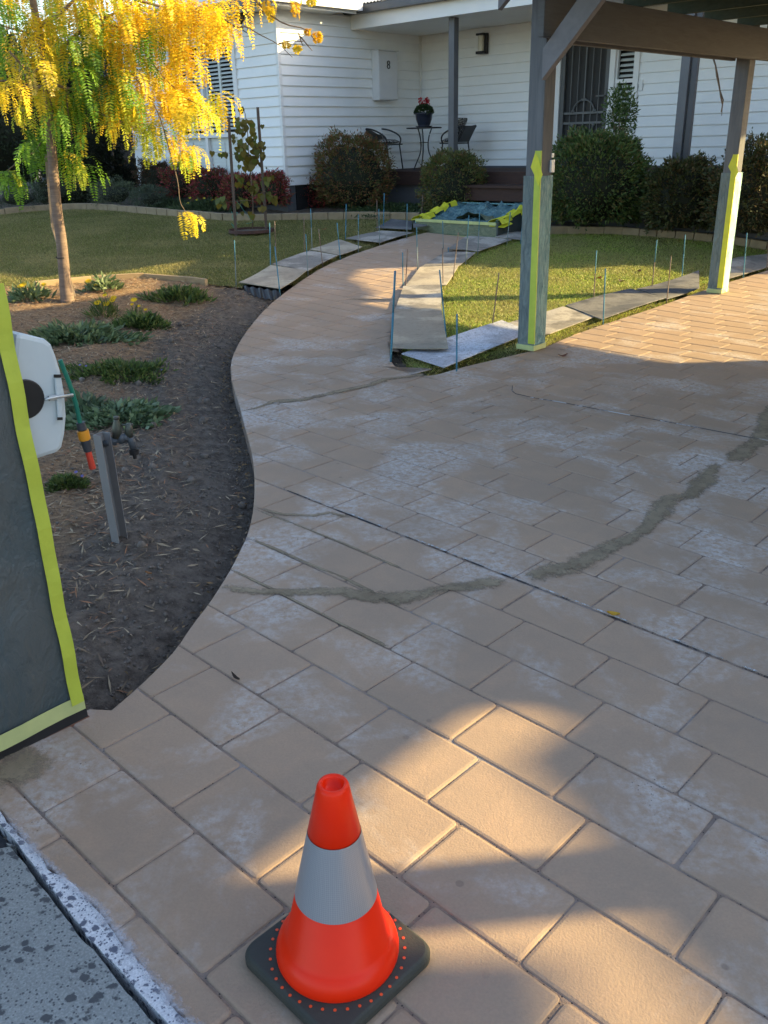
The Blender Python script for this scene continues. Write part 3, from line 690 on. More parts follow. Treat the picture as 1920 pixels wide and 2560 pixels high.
# deck and steps
DZ = 1.04; k = 0
cc = 12.0
while cc < CB_-.03:
    mb = MB(); mb.boxac(AR+.03, AEND, cc, min(cc+.13, CB_-.03), DZ-.03, DZ); build('deck_board', mb, M['deckbrown'], house); cc += .138
mb = MB(); mb.boxac(AR+.0, AEND, 12.005, 12.05, .82, DZ-.032); build('deck_fascia', mb, M['deckbrown'], house)
mb = MB(); mb.boxac(AR-.0, AEND, 12.06, 12.12, .1, .818); build('deck_base', mb, M['basegrey'], house)
mb = MB(); mb.boxac(-9.12, -7.2, 11.45, 12.0, .83, .865); mb.boxac(-9.10, -7.2, 11.50, 11.53, .64, .829); build('step', mb, M['deckbrown'], house)
mb = MB(); mb.boxac(AR+.026, AEND, CB_-.05, CB_-.024, DZ, DZ+.03); build('skirting', mb, M['basegrey'], house)
# porch posts
mb = MB(); mb.boxac(-9.87, -9.755, 12.05, 12.165, DZ, 3.28); build('porch_post', mb, M['vpost'], house, bevel=.004)
mb = MB(); mb.boxac(-5.92, -5.80, 12.05, 12.17, DZ, 3.28); build('porch_post', mb, M['vpost'], house, bevel=.004)
mb = MB(); mb.boxac(-5.785, -5.70, 12.08, 12.14, DZ+.1, 3.28); build('downpipe', mb, M['vpost_dark'], house, bevel=.01)
mb = MB(); mb.boxac(-5.92, -5.80, 12.02, 12.049, DZ-.2, DZ+.0); build('post_bracket', mb, M['vpost'], house)
# bedroom window with shutters on the wing
def shutter(parent, axis_c, a0, a1, z0, z1, tilt=35, mat=M['shutter'], gap=.062, skip=None):
    z = z0+.03
    while z < z1-.03:
        mb = MB(); c = axis_c; dy = .026*math.cos(rad(tilt)); dz = .026*math.sin(rad(tilt))
        b = [P(a0, c-dy, z-dz), P(a1, c-dy, z-dz), P(a1, c+dy, z+dz), P(a0, c+dy, z+dz)]; mb.hexa(b, [v+np.array([0, 0, .007]) for v in b])
        build('slat', mb, mat, parent); z += gap
w0, w1, wz0, wz1 = win_hole[0], win_hole[1], win_hole[2], win_hole[3]
fr = MB(); cF = CF-.045
for (x0, x1, y0, y1) in ((w0-.07, w0+.03, wz0-.06, wz1+.08), (w1-.03, w1+.07, wz0-.06, wz1+.08)): fr.boxac(x0, x1, cF, CF+.1, y0, y1)
wm = (w0+w1)/2
for (y0, y1) in ((wz0-.06, wz0+.03), (1.66, 1.74), (wz1-.0, wz1+.08)): fr.boxac(w0+.031, w1-.031, cF+.004, CF+.1, y0, y1)
fr.boxac(wm-.035, wm+.035, cF+.006, CF+.1, wz0+.031, 1.659); fr.boxac(wm-.035, wm+.035, cF+.006, CF+.1, 1.741, wz1-.001)
wf = build('window', fr, M['trim_white'], house)
mb = MB(); mb.boxac(w0, w1, CF+.16, CF+.18, 1.06, 3.12); build('pane', mb, M['dark'], wf)
for s0, s1 in ((w0+.035, wm-.04), (wm+.04, w1-.035)):
    q = MB(); mid = (s0+s1)/2
    for x in (s0, mid-.03, s1-.05): q.boxac(x, x+.055, CF+.02, CF+.05, 1.745, wz1-.005)
    build('shutter_stile', q, M['shutter'], wf)
    shutter(wf, CF+.035, s0+.05, mid-.03, 1.77, wz1-.02); shutter(wf, CF+.035, mid+.028, s1-.05, 1.77, wz1-.02)
    q = MB(); q.boxac(s0, s1, CF+.03, CF+.05, 1.095, 1.655); build('lower_panel', q, M['shutter'], wf)
    for s_, e_ in ((s0+.05, mid-.03), (mid+.03, s1-.05)): shutter(wf, CF+.022, s_, e_, 1.13, 1.62, 80, gap=.058)
# front door and sidelights
ds0, ds1 = door_hole[0], door_hole[1]; dA, dB = -8.80, -7.90
fr = MB(); c0 = CB_-.055
for x0, x1 in ((ds0-.06, ds0+.04), (dA-.085, dA-.005), (dB+.005, dB+.095), (ds1-.045, ds1+.03)): fr.boxac(x0, x1, c0, CB_+.1, DZ+.031, 3.2)
build('door_trim', fr, M['trim_white'], house)
for s0, s1 in ((ds0+.042, dA-.087), (dB+.097, ds1-.047)):
    q = MB(); q.boxac(s0, s1, CB_+.14, CB_+.16, DZ+.03, 3.16); wf2 = build('sidelight_window', q, M['dark'], house)
    q = MB()
    for zz in (DZ+.031, 1.66, 2.28, 3.08): q.boxac(s0, s1, CB_-.03, CB_+.02, zz, zz+.055)
    q.boxac(s0, s0+.03, CB_-.02, CB_+.03, DZ+.09, 3.079); q.boxac(s1-.03, s1, CB_-.02, CB_+.03, DZ+.09, 3.079)
    build('sash', q, M['trim_white'], wf2)
    shutter(wf2, CB_+.06, s0+.03, s1-.03, 1.75, 3.06, 38, gap=.075)
    q = MB(); q.boxac(s0+.03, s1-.03, CB_+.07, CB_+.08, DZ+.09, 1.659); build('lower_pane', q, M['pane_reflection'], wf2)
    for zz in (1.22, 1.36, 1.50): q = MB(); q.boxac(s0+.03, s1-.03, CB_+.05, CB_+.069, zz, zz+.012); build('glazing_bar', q, M['galv'], wf2)
q = MB(); q.boxac(dA, dB, CB_+.03, CB_+.05, DZ+.03, 3.16); door = build('security_door', q, M['mesh'], house)
q = MB(); cD = CB_-.03
for x0, x1 in ((dA, dA+.075), (dB-.075, dB)): q.boxac(x0, x1, cD, CB_+.03, DZ+.032, 3.15)
q.boxac(dA+.076, dB-.076, cD, CB_+.029, DZ+.032, DZ+.15); q.boxac(dA+.076, dB-.076, cD, CB_+.029, 3.05, 3.15)
build('door_frame', q, M['doorgrey'], door)
dm = (dA+dB)/2; zc = 1.80
def bar(x0, z0, x1, z1, w=.016): m = MB(); m.beam(P(x0, CB_-.008, z0), P(x1, CB_-.008, z1), w, .012, up=tuple(P(0, 1, 0))); build('grille_bar', m, M['doorbar'], door)
for x in (-.26, -.13, .13, .26): bar(dm+x, DZ+.15, dm+x, 3.05, .011)
bar(dm, DZ+.15, dm, 3.05, .02)
for zz in (zc-.075, zc+.075): bar(dA+.076, zz, dB-.076, zz, .034)
for sgn in (1, -1):
    pts = [P(dm+.20*math.cos(t), CB_-.012, zc+sgn*(.08+.19*math.sin(t))) for t in np.linspace(0, math.pi, 17)]
    m = MB(); m.tube([tuple(p) for p in pts], .014, 6); build('scroll', m, M['doorbar'], door, smooth=True)
    m = MB(); m.boxac(dm-.05, dm+.05, CB_-.022, CB_-.006, zc+sgn*.27-.02, zc+sgn*.27+.02); build('scroll_boss', m, M['doorbar'], door, bevel=.006)
    for s2 in (1, -1): m = MB(); m.boxac(dm+s2*.2-.03, dm+s2*.2+.03, CB_-.02, CB_-.007, zc+sgn*.105-.015, zc+sgn*.105+.015); build('scroll_boss', m, M['doorbar'], door, bevel=.005)
m = MB(); m.boxac(dB-.066, dB-.03, cD-.012, cD-.001, 2.0, 2.22); m.boxac(dB-.20, dB-.055, cD-.05, cD-.03, 2.10, 2.125); m.boxac(dB-.066, dB-.04, cD-.05, cD-.012, 2.10, 2.125); build('handle', m, M['doorgrey'], door, bevel=.004)
# wall light, doorbell, meter box, lantern
q = MB(); q.boxac(-10.47, -10.30, CB_-.075, CB_-.03, 2.88, 3.20); wl = build('wall_light', q, M['blacksteel'], house, bevel=.006)
q = MB(); q.lathe([(.0, 0), (.055, 0), (.055, .24), (0, .24)], P(-10.41, CB_-.10, 2.925), 16); build('lamp_glass', q, M['opal'], wl, smooth=False)
q = MB(); q.boxac(-10.48, -10.32, CB_-.165, CB_-.076, 3.166, 3.20); q.boxac(-10.48, -10.32, CB_-.165, CB_-.076, 2.88, 2.924); build('lamp_cap', q, M['blacksteel'], wl, bevel=.006)
q = MB(); q.boxac(-7.37, -7.31, CB_-.045, CB_-.024, 2.15, 2.31); build('doorbell', q, M['trim_white'], house, bevel=.006)
q = MB(); q.boxac(AR+.024, AR+.19, 12.36, 12.84, 2.20, 2.98); mbx = build('meter_box', q, M['metalbox'], house, bevel=.004)
q = MB(); q.boxac(AR+.191, AR+.205, 12.365, 12.835, 2.215, 2.93); build('box_door', q, M['metalbox'], mbx, bevel=.004)
q = MB(); q.boxac(AR+.02, AR+.225, 12.34, 12.86, 2.982, 2.995); build('box_lid', q, M['metalbox'], mbx)
tx = bpy.data.curves.new('number', 'FONT'); tx.body = '8'; tx.size = .19; tx.extrude = .003; tx.align_x = 'CENTER'
to = bpy.data.objects.new('number', tx); COL.objects.link(to)
dg = bpy.context.evaluated_depsgraph_get(); nm = bpy.data.meshes.new_from_object(to.evaluated_get(dg)); COL.objects.unlink(to); bpy.data.objects.remove(to)
no = link('house_number', nm, M['black'], mbx)
p8 = P(AR+.210, 12.60, 2.70)-np.array(loc_of(mbx)); ex, ey, ez = Vector((*NV, 0)), Vector((0, 0, 1)), Vector((*EV, 0))
no.matrix_local = Matrix.Translation(Vector(p8)) @ Matrix((ex, ey, ez)).transposed().to_4x4()
lan = MB(); lp = P(-12.55, CF-.17, 3.32)
ln = bpy.data.objects
q = MB(); q.lathe([(.02, 0), (.035, .03), (.06, .05), (.085, .30), (.10, .31), (.02, .38)], lp, 6); lt = build('wall_lantern', q, M['blacksteel'], house)
q = MB(); q.tube([tuple(P(-12.55, CF-.17, 3.32)), tuple(P(-12.55, CF-.14, 3.23)), tuple(P(-12.55, CF-.06, 3.20)), tuple(P(-12.55, CF-.03, 3.30))], .008, 6); build('lantern_arm', q, M['blacksteel'], lt)

# ================================================================== CARPORT
cp = thing('timber_carport', 'grey timber carport with posts, beam, brace and green rafters over the driveway', 'carport', P(-3.85, 5.78, 0))
cp1 = (-3.86, 5.72); cp2 = (-3.97, 9.21)
def cpost(a, c, z1, w=.125):
    z0 = float(gz(*P(a, c, 0)[:2])); q = MB(); q.boxac(a-w/2, a+w/2, c-w/2, c+w/2, z0, z1); return build('post', q, M['greypost'], cp, bevel=.005)
PA = -3.88; cpost(PA, 5.79, 2.62, .135); cpost(PA, 9.25, 2.62, .135)
_g = G(1100, 2240); _a, _c = ac(_g); _s = np.array([math.sin(rad(SUN_AZ)), math.cos(rad(SUN_AZ))]); _t = (2.8-_a)/float(_s@EV)
cpost(2.8, _c+_t*float(_s@NV), 2.6, .14); cpost(2.8, 9.9, 2.6)
q = MB(); q.boxac(PA-.15, PA-.07, 5.6, 11.45, 2.165, 2.435)
q = MB(); q.boxac(PA+.07, PA+.12, 5.6, 11.45, 2.165, 2.435)
build('beam', q, M['beamgrey'], cp, bevel=.004)
q = MB(); q.boxac(PA-.115, PA-.07, 5.86, 9.18, 2.165, 2.435); build('beam', q, M['beamgrey'], cp, bevel=.004)
q = MB(); q.boxac(2.86, 2.90, 5.4, 11.1, 2.45, 2.59); build('beam', q, M['beamgrey'], cp)
for cc in [5.55, 6.2, 6.95, 7.68, 8.38, 9.08, 9.8, 10.5, 11.15]:
    q = MB(); q.boxac(PA-.05, 2.93, cc-.022, cc+.022, 2.44, 2.58); build('rafter', q, M['rafter'], cp)
for i, (a0, a1) in enumerate(((-4.08, -.45), (-.44, 2.99))):
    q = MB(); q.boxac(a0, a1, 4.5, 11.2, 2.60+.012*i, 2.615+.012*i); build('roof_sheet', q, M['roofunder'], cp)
# front brace and barge end
q = MB(); b0 = onc(1362, 175, 5.66); q.beam(P(-3.86, 5.68, 1.98), P(-3.30, 5.68, 2.56), .045, .125, up=tuple(P(0, 1, 0))); 
q = MB(); aa0, zz0 = -3.815, 1.90
q.hexa([P(-3.80, 5.66, 1.905), P(-3.80, 5.66, 2.10), P(-3.25, 5.66, 2.68), P(-3.11, 5.66, 2.60)], [P(-3.80, 5.715, 1.905), P(-3.80, 5.715, 2.10), P(-3.25, 5.715, 2.68), P(-3.11, 5.715, 2.60)])
build('brace', q, M['bracegrey'], cp, bevel=.003)
q = MB(); q.hexa([P(-4.07, 5.50, 2.345), P(-4.07, 5.50, 2.50), P(-3.6, 5.50, 2.86), P(-3.6, 5.50, 2.72)], [P(-4.07, 5.545, 2.345), P(-4.07, 5.545, 2.50), P(-3.6, 5.545, 2.86), P(-3.6, 5.545, 2.72)]); build('barge_board', q, M['bracegrey'], cp)
for (cz, zz) in ((9.2, 2.36), (9.27, 2.24)):
    q = MB(); q.lathe([(.012, 0), (.012, .012), (0, .014)], P(PA+.068, cz, zz), 8, axis=tuple(P(1, 0, 0))); build('bolt', q, M['terracotta'], cp)
q = MB(); q.lathe([(.02, 0), (.02, .03)], P(PA+.06, 5.86, 1.40), 4); q.boxac(PA+.068, PA+.085, 5.83, 5.87, 1.30, 1.385); build('switch_box', q, M['trim_white'], cp)
# dried vine on the rear post
vine = [(1781,138),(1789,165),(1793,190),(1798,215),(1802,240),(1806,262)]
q = MB(); q.tube([tuple(onc(x, y, 9.12)) for x, y in vine]+[tuple(onc(1804, 290, 9.12))], [.010, .007, .012, .008, .009, .006, .002], 6)
q.tube([tuple(onc(1800, 225, 9.12)), tuple(onc(1808, 250, 9.12)), tuple(onc(1803, 280, 9.12))], .006, 5)
tag(build('dead_vine', q, M['twig'], smooth=True), 'dry twisted brown vine stem clinging to the far carport post', 'vine')

# masking film round the two posts
def wrap(a, c, ztop, w, lab, tiltseed, lit):
    z0 = float(gz(*P(a, c, 0)[:2])); t = thing('masking_film', lab, 'plastic sheet', P(a, c, z0), 'plastic film taped round the carport posts')
    h = w/2+.010
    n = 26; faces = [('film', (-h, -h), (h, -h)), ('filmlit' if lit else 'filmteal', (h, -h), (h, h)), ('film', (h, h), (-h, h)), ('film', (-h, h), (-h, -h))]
    for fi, (mt, p, q_) in enumerate(faces):
        m = MB(); V = []; K = 7
        for i in range(n+1):
            zz = z0+.01+(ztop-z0-.01)*i/n
            for k in range(K):
                f = k/(K-1); aa = p[0]+(q_[0]-p[0])*f; c_ = p[1]+(q_[1]-p[1])*f; nx_, ny_ = ((0, -1), (1, 0), (0, 1), (-1, 0))[fi]
                b = .007*math.sin(math.pi*f)*(1+math.sin(i*.9+fi*2+k*.8+tiltseed))+(.004*math.sin(i*1.7+k+tiltseed) if 0 < k < K-1 else 0)
                V.append(P(a+aa+nx_*b, c+c_+ny_*b, zz))
        m.add(V, [(i*K+k, i*K+k+1, (i+1)*K+k+1, (i+1)*K+k) for i in range(n) for k in range(K-1)]); build('film_face', m, M[mt], t, smooth=True)
    m = MB(); tz = ztop+.17; ax, cy = a+h-.0, c-h
    e = .0035
    m.hexa([P(ax-.048, cy-e-.012, z0+.06), P(ax+.010, cy-e-.012, z0+.06), P(ax+.010, cy-e, z0+.06), P(ax-.048, cy-e, z0+.06)], [P(ax-.052, cy-e-.012, tz), P(ax+.0, cy-e-.012, tz), P(ax+.0, cy-e, tz), P(ax-.052, cy-e, tz)])
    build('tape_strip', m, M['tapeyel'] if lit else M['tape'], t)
    m = MB(); m.boxac(a-h-.003, a+h+.008, c-h-.015, c+h+.003, z0+.004, z0+.045); build('base_tape', m, M['tapepale'], t, bevel=.003)
    m = MB()
    m.add([P(ax-.085, cy-.016, tz-.11), P(ax-.05, cy-.017, tz-.01), P(ax-.02, cy-.018, tz-.05), P(ax+.03, cy-.03, tz-.16), P(ax-.01, cy-.02, tz-.24), P(ax-.05, cy-.02, tz-.16)], [(0, 1, 2, 5), (2, 3, 4, 5)])
    build('tape_tail', m, M['tapeyel'], t); return t
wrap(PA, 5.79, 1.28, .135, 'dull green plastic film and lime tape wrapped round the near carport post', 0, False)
wrap(PA, 9.25, 1.16, .135, 'shiny film, one face painted sunlit pale, and yellow tape wrapped round the far carport post', 2, True)

# ================================================================== masked pillar, hose reel
pil = thing('masked_pillar', 'low pillar covered in dark plastic film with lime tape edges at the left', 'pillar', P(-2.3, .6, .02))
za = .035; PT = 1.255; c1p = .897; c0p = -.9; a1p = -2.085
m = MB(); V = []; nI, nK = 40, 34
for i in range(nI+1):
    z = za+.03+(PT-za-.03)*i/nI
    for k in range(nK+1):
        c = c0p+(c1p-c0p)*k/nK
        b = .040*fbm(np.array([c*1.0+z*.5]), np.array([z*1.2-c*.4]), 3.0, 3, 2)[0]+.018*fbm(np.array([c*2+z*1.4]), np.array([z*.8-c*.7]), 9, 2, 5)[0]
        rad_ = math.sin(6*math.atan2(z-.25, c1p-c+.02)*2)*.0035*max(0, 1-abs(z-.25)*2.2)
        eg = min(1, max(0, (c1p-.045-c)/.10))*min(1, max(0, (z-za-.075)/.10)); V.append(P(a1p+(b+rad_)*eg, c, z))
m.add(V, [(i*(nK+1)+k, i*(nK+1)+k+1, (i+1)*(nK+1)+k+1, (i+1)*(nK+1)+k) for i in range(nI) for k in range(nK)])
build('film_face', m, M['filmdark'], pil, smooth=True)
m = MB(); m.boxac(a1p-.28, a1p-.015, c0p, c1p-.01, za, PT-.01); build('core', m, M['dark'], pil)
m = MB(); m.boxac(a1p-.285, a1p-.014, c1p-.009, c1p+.012, za+.03, PT); build('film_side', m, M['film'], pil, bevel=.006)
def tapestrip(p0, p1, w, mat, nm='tape_strip', wig=.003, sd=1):
    m = MB(); V = []; n = 30
    p0 = np.array(p0); p1 = np.array(p1)
    d = (p1-p0)/np.linalg.norm(p1-p0); s_ = np.cross(d, np.append(EV, 0))
    for i in range(n+1):
        f = i/n; c = p0+(p1-p0)*f; wg = wig*(2*float(vnoise(i*.35, sd*1.0, 1, sd))-1); bb = .003*math.sin(i*1.3+sd)
        for sg in (-1, 1): V.append(c+s_*(sg*w/2+wg)+np.append(EV, 0)*(.012+bb))
    m.add(V, [(2*i, 2*i+1, 2*i+3, 2*i+2) for i in range(n)]); o = build(nm, m, mat, pil); md = o.modifiers.new('th', 'SOLIDIFY'); md.thickness = .0015; return o
tapestrip(P(a1p, c1p-.018, za+.06), P(a1p, c1p-.018, PT+.01), .037, M['tape'], sd=2)
tapestrip(P(a1p, c0p, za+.055), P(a1p, c1p+.002, za+.055), .048, M['tapepale'], wig=.002, sd=5)
m = MB(); m.boxac(a1p-.2, a1p+.004, c0p, c1p+.012, .0, za-.004); build('foot_strip', m, M['terracotta'], pil)
m = MB(); m.boxac(a1p-.2, a1p+.002, c0p, c1p+.008, za-.0035, za+.034); build('shadow_gap', m, M['dark'], pil)
m = MB(); bt = upz(5, 600, P(a1p-.12, .92, 0))
m.boxac(a1p-.18, a1p-.012, .55, .890, PT-.005, PT+.10); build('cap_sleeve', m, M['blacksteel'], pil, bevel=.012)
m = MB(); m.boxac(a1p-.183, a1p-.02, .55, .882, PT+.101, PT+.17); build('cap_film', m, M['filmdark'], pil, bevel=.01)
m = MB(); m.boxac(a1p-.186, a1p-.03, .55, .872, PT+.171, PT+.22); build('cap_tape', m, M['tapeyel'], pil, bevel=.008)

reel = thing('hose_reel', 'white plastic garden hose reel sticking out behind the masked pillar', 'hose reel', P(-2.1, 1.04, .85))
AX = -2.10
def rp(px, py, a=AX): return ona(px, py, a)
side_px = [(40,832),(66,836),(115,848),(132,862),(143,890),(155,930),(165,985),(169,1040),(165,1085),(157,1120),(146,1133),(122,1140),(60,1160),(30,1100),(28,950)]
sp = [rp(*p) for p in side_px]
m = MB(); th = np.append(EV, 0)*-.10
m.hexa(sp, [p+th for p in sp]); build('side_plate', m, M['reel'], reel, bevel=.012)
m = MB(); hub = rp(70, 1000); m.lathe([(0, .004), (.047, .004), (.050, .002), (.050, 0)], tuple(rp(62, 998, AX+.001)), 32, axis=tuple(np.append(EV, 0))); build('hub_opening', m, M['black'], reel)
m = MB(); r0, r1, r2, r3 = rp(134, 939, AX+.005), rp(151, 939, AX+.005), rp(155, 1048, AX+.005), rp(143, 1048, AX+.005)
m.hexa([r0, r1, r2, r3], [v+np.append(EV, 0)*.006 for v in (r0, r1, r2, r3)]); build('rib', m, M['reel'], reel, bevel=.002)
for y0, y1, x0, x1 in ((936, 944, 134, 152), (1043, 1050, 143, 156)):
    m = MB(); v = [rp(x0, y0, AX+.0115), rp(x1, y0, AX+.0115), rp(x1, y1, AX+.0115), rp(x0, y1, AX+.0115)]; m.hexa(v, [w+np.append(EV, 0)*.002 for w in v]); build('slot', m, M['black'], reel)
m = MB(); m.tube([tuple(rp(112, 999, AX+.02)), tuple(rp(125, 996, AX+.02)), tuple(rp(181, 987, AX+.02))], .0035, 8); m.tube([tuple(rp(181, 987, AX+.02)), tuple(rp(181, 991, AX-.06))], .0035, 8); build('handle_rod', m, M['steel'], reel, smooth=True)
m = MB(); m.lathe([(.0, 0), (.007, 0), (.007, .02), (0, .02)], tuple(rp(122, 996, AX+.015)), 10, axis=tuple(rp(140, 993)-rp(122, 996))); build('rod_collar', m, M['steel'], reel)
hs = thing('garden_hose', 'green garden hose end with orange and red connector hanging beside the white reel', 'hose', rp(196, 1060, AX-.03))
HA = AX-.05
hp = [rp(150, 900, HA), rp(160, 925, HA), rp(172, 955, HA), rp(184, 990, HA), rp(193, 1022, HA), rp(200, 1058, HA)]
m = MB(); hl = smooth_line(hp, 2); m.tube([tuple(v) for v in hl], .0062, 12); build('hose_pipe', m, M['hose'], hs, smooth=True)
h0, h1 = rp(201, 1056, HA), rp(232, 1172, HA); hd = h1-h0; HL = np.linalg.norm(hd)
def con(f0, f1, r0, r1, mat, nm):
    m = MB(); m.lathe([(0, f0*HL), (r0, f0*HL), (r0, f0*HL+.003), (r1, f1*HL-.002), (r1*.9, f1*HL), (0, f1*HL)], tuple(h0), 20, axis=tuple(hd)); build(nm, m, mat, hs, smooth=False, bevel=.0015)
con(0, .16, .0115, .013, M['c_dark'], 'hose_nut'); con(.165, .37, .0158, .0158, M['c_orange'], 'click_collar'); con(.372, .62, .0135, .011, M['c_dark'], 'coupling_body'); con(.622, 1.0, .0085, .0095, M['c_red'], 'red_nozzle')

# steel channel stake and garden tap
tb = G(287, 1350); tt = upz(247, 1086, tb); Ht = float(tt[2])
stk = thing('channel_stake', 'grey steel channel stake leaning slightly beside the garden tap', 'stake', tb)
m = MB(); lean = np.array([0.0, 0.0, 0.0]); pb0, pb1, pb2 = G(243, 1318), G(255, 1356), G(290, 1350)
top = float(upz(245, 1090, tb)[2]); zb = soil_at(tb[0], tb[1])-.05
w_ = .042; cx, cy = tb[0]-.02, tb[1]
def chn(x0, y0, x1, y1): m.box(cx+x0, cx+x1, cy+y0, cy+y1, zb, top)
chn(0, 0, .042, .003); chn(0, .0031, .003, .05); chn(0, .0501, .042, .053)
build('channel', m, M['galv'], stk); stk.rotation_euler = (0, rad(-1.0), rad(-28))
tap = thing('garden_tap', 'grey pipe garden tap with two dark valve heads beside the steel stake', 'tap', G(345, 1330))
td = math.hypot(tb[0], tb[1])
def tp(x, y, o=0.0): return atd(x, y, td+.05+o)
m = MB(); m.tube([tuple(tp(258, 1110)), tuple(tp(305, 1097))], .014, 12); build('pipe', m, M['pvc'], tap, smooth=True)
m = MB(); m.tube([tuple(tp(268, 1107)), tuple(tp(286, 1102))], .0165, 12); m.tube([tuple(tp(284, 1102)), tuple(tp(290, 1101))], .019, 6); build('pipe_nut', m, M['pvc'], tap)
m = MB(); m.lathe([(0, -.022), (.015, -.018), (.0215, 0), (.015, .018), (0, .022)], tuple(tp(303, 1096)), 16); m.tube([tuple(tp(303, 1096)), tuple(tp(322, 1092))], .018, 12); build('tee', m, M['pvc'], tap, smooth=True)
m = MB(); m.tube([tuple(tp(292, 1094)), tuple(tp(292, 1068)), tuple(tp(291, 1054)), tuple(tp(291, 1044))], [.02, .019, .012, .011], 12); m.tube([tuple(tp(291, 1048)), tuple(tp(291, 1041))], .012, 10); build('valve_head', m, M['brass'], tap, smooth=True)
m = MB(); m.tube([tuple(tp(322, 1092)), tuple(tp(322, 1070)), tuple(tp(322, 1058))], [.018, .016, .009], 12); m.tube([tuple(tp(303, 1062)), tuple(tp(322, 1064)), tuple(tp(333, 1060))], .005, 8); build('valve_head', m, M['brass'], tap, smooth=True)
m = MB(); m.tube([tuple(tp(320, 1090)), tuple(tp(330, 1106)), tuple(tp(334, 1124))], [.018, .016, .013], 12); build('spout', m, M['pvc'], tap, smooth=True)
m = MB(); m.lathe([(0, 0), (.020, 0), (.020, .022), (.012, .024), (.008, .024), (.008, .042), (0, .042)], tuple(tp(334, 1122)), 20, axis=(0, 0, -1)); build('spout_cap', m, M['blacksteel'], tap)

# ================================================================== traffic cone
cb = G(838, 2400); cz = float(gz(cb[0], cb[1]))
cone = thing('traffic_cone', 'orange traffic cone with grey reflective band and black rubber base in the foreground', 'traffic cone', (cb[0], cb[1], cz))
def rrect(s, r, n=8):
    o = []
    for qx, qy, a0 in ((1, 1, 0), (-1, 1, 90), (-1, -1, 180), (1, -1, 270)):
        for i in range(n+1): t = rad(a0+90*i/n); o.append((qx*(s-r)+r*math.cos(t), qy*(s-r)+r*math.sin(t)))
    return o
bs = rrect(.144, .036); ang = rad(45)
def rot(p): return (p[0]*math.cos(ang)-p[1]*math.sin(ang), p[0]*math.sin(ang)+p[1]*math.cos(ang))
m = MB(); rings = [(1.0, .002), (1.0, .018), (.975, .026), (.945, .029)]; V = []; n = len(bs)
for k_, z_ in rings:
    for p in bs: q_ = rot((p[0]*k_, p[1]*k_)); V.append((cb[0]+q_[0], cb[1]+q_[1], cz+z_))
F_ = [(r_*n+i, r_*n+(i+1) % n, (r_+1)*n+(i+1) % n, (r_+1)*n+i) for r_ in range(3) for i in range(n)]+[tuple(3*n+i for i in range(n)), tuple(range(n))[::-1]]
m.add(V, F_); build('rubber_base', m, M['conebase'], cone, bevel=.002)
def cr(z): return .0295+(.45-z)*(.107-.0295)/.40
m = MB(); prof = [(.1225, .0295), (.1245, .035), (.1245, .044), (.1215, .056), (.1155, .066), (.109, .0725), (cr(.078), .078), (cr(.185), .185), (cr(.185)-.0012, .186), (cr(.342)-.0012, .342), (cr(.342), .343), (cr(.43), .43), (.0305, .446), (.0275, .452), (.0225, .453), (.0195, .449), (.0185, .436), (.010, .4335), (.0, .433)]
m.lathe(prof, (cb[0], cb[1], cz), 64); co = build('cone_body', m, M['cone'], cone, smooth=True)
m = MB(); nb = 64; bz0, bz1 = .187, .341; V = []
for z_ in (bz0, bz1):
    for j in range(nb+1): t = 2*math.pi*j/nb; r_ = cr(z_)+.0006; V.append((cb[0]+r_*math.cos(t), cb[1]+r_*math.sin(t), cz+z_))
m.add(V, [(j, j+1, nb+1+j+1, nb+1+j) for j in range(nb)])
bo = build('reflective_band', m, M['band'], cone, smooth=True)
uv = bo.data.uv_layers.new(name='UVMap')
for pl in bo.data.polygons:
    for li in pl.loop_indices:
        vi = bo.data.loops[li].vertex_index; j = vi % (nb+1); uv.data[li].uv = (j/nb*110, (vi//(nb+1))*38)
m = MB()
for j in range(36):
    t = 2*math.pi*j/36; m.lathe([(.0, .0298), (.0034, .0298), (.0034, .0302), (0, .0304)], (cb[0]+.1365*math.cos(t), cb[1]+.1365*math.sin(t), cz), 8)
tag(build('orange_dots', m, M['conedot'], cone), kind='stuff')
cone.rotation_euler = (0, rad(1.4), 0); cone.location.x += .006; cone.location.z += .003

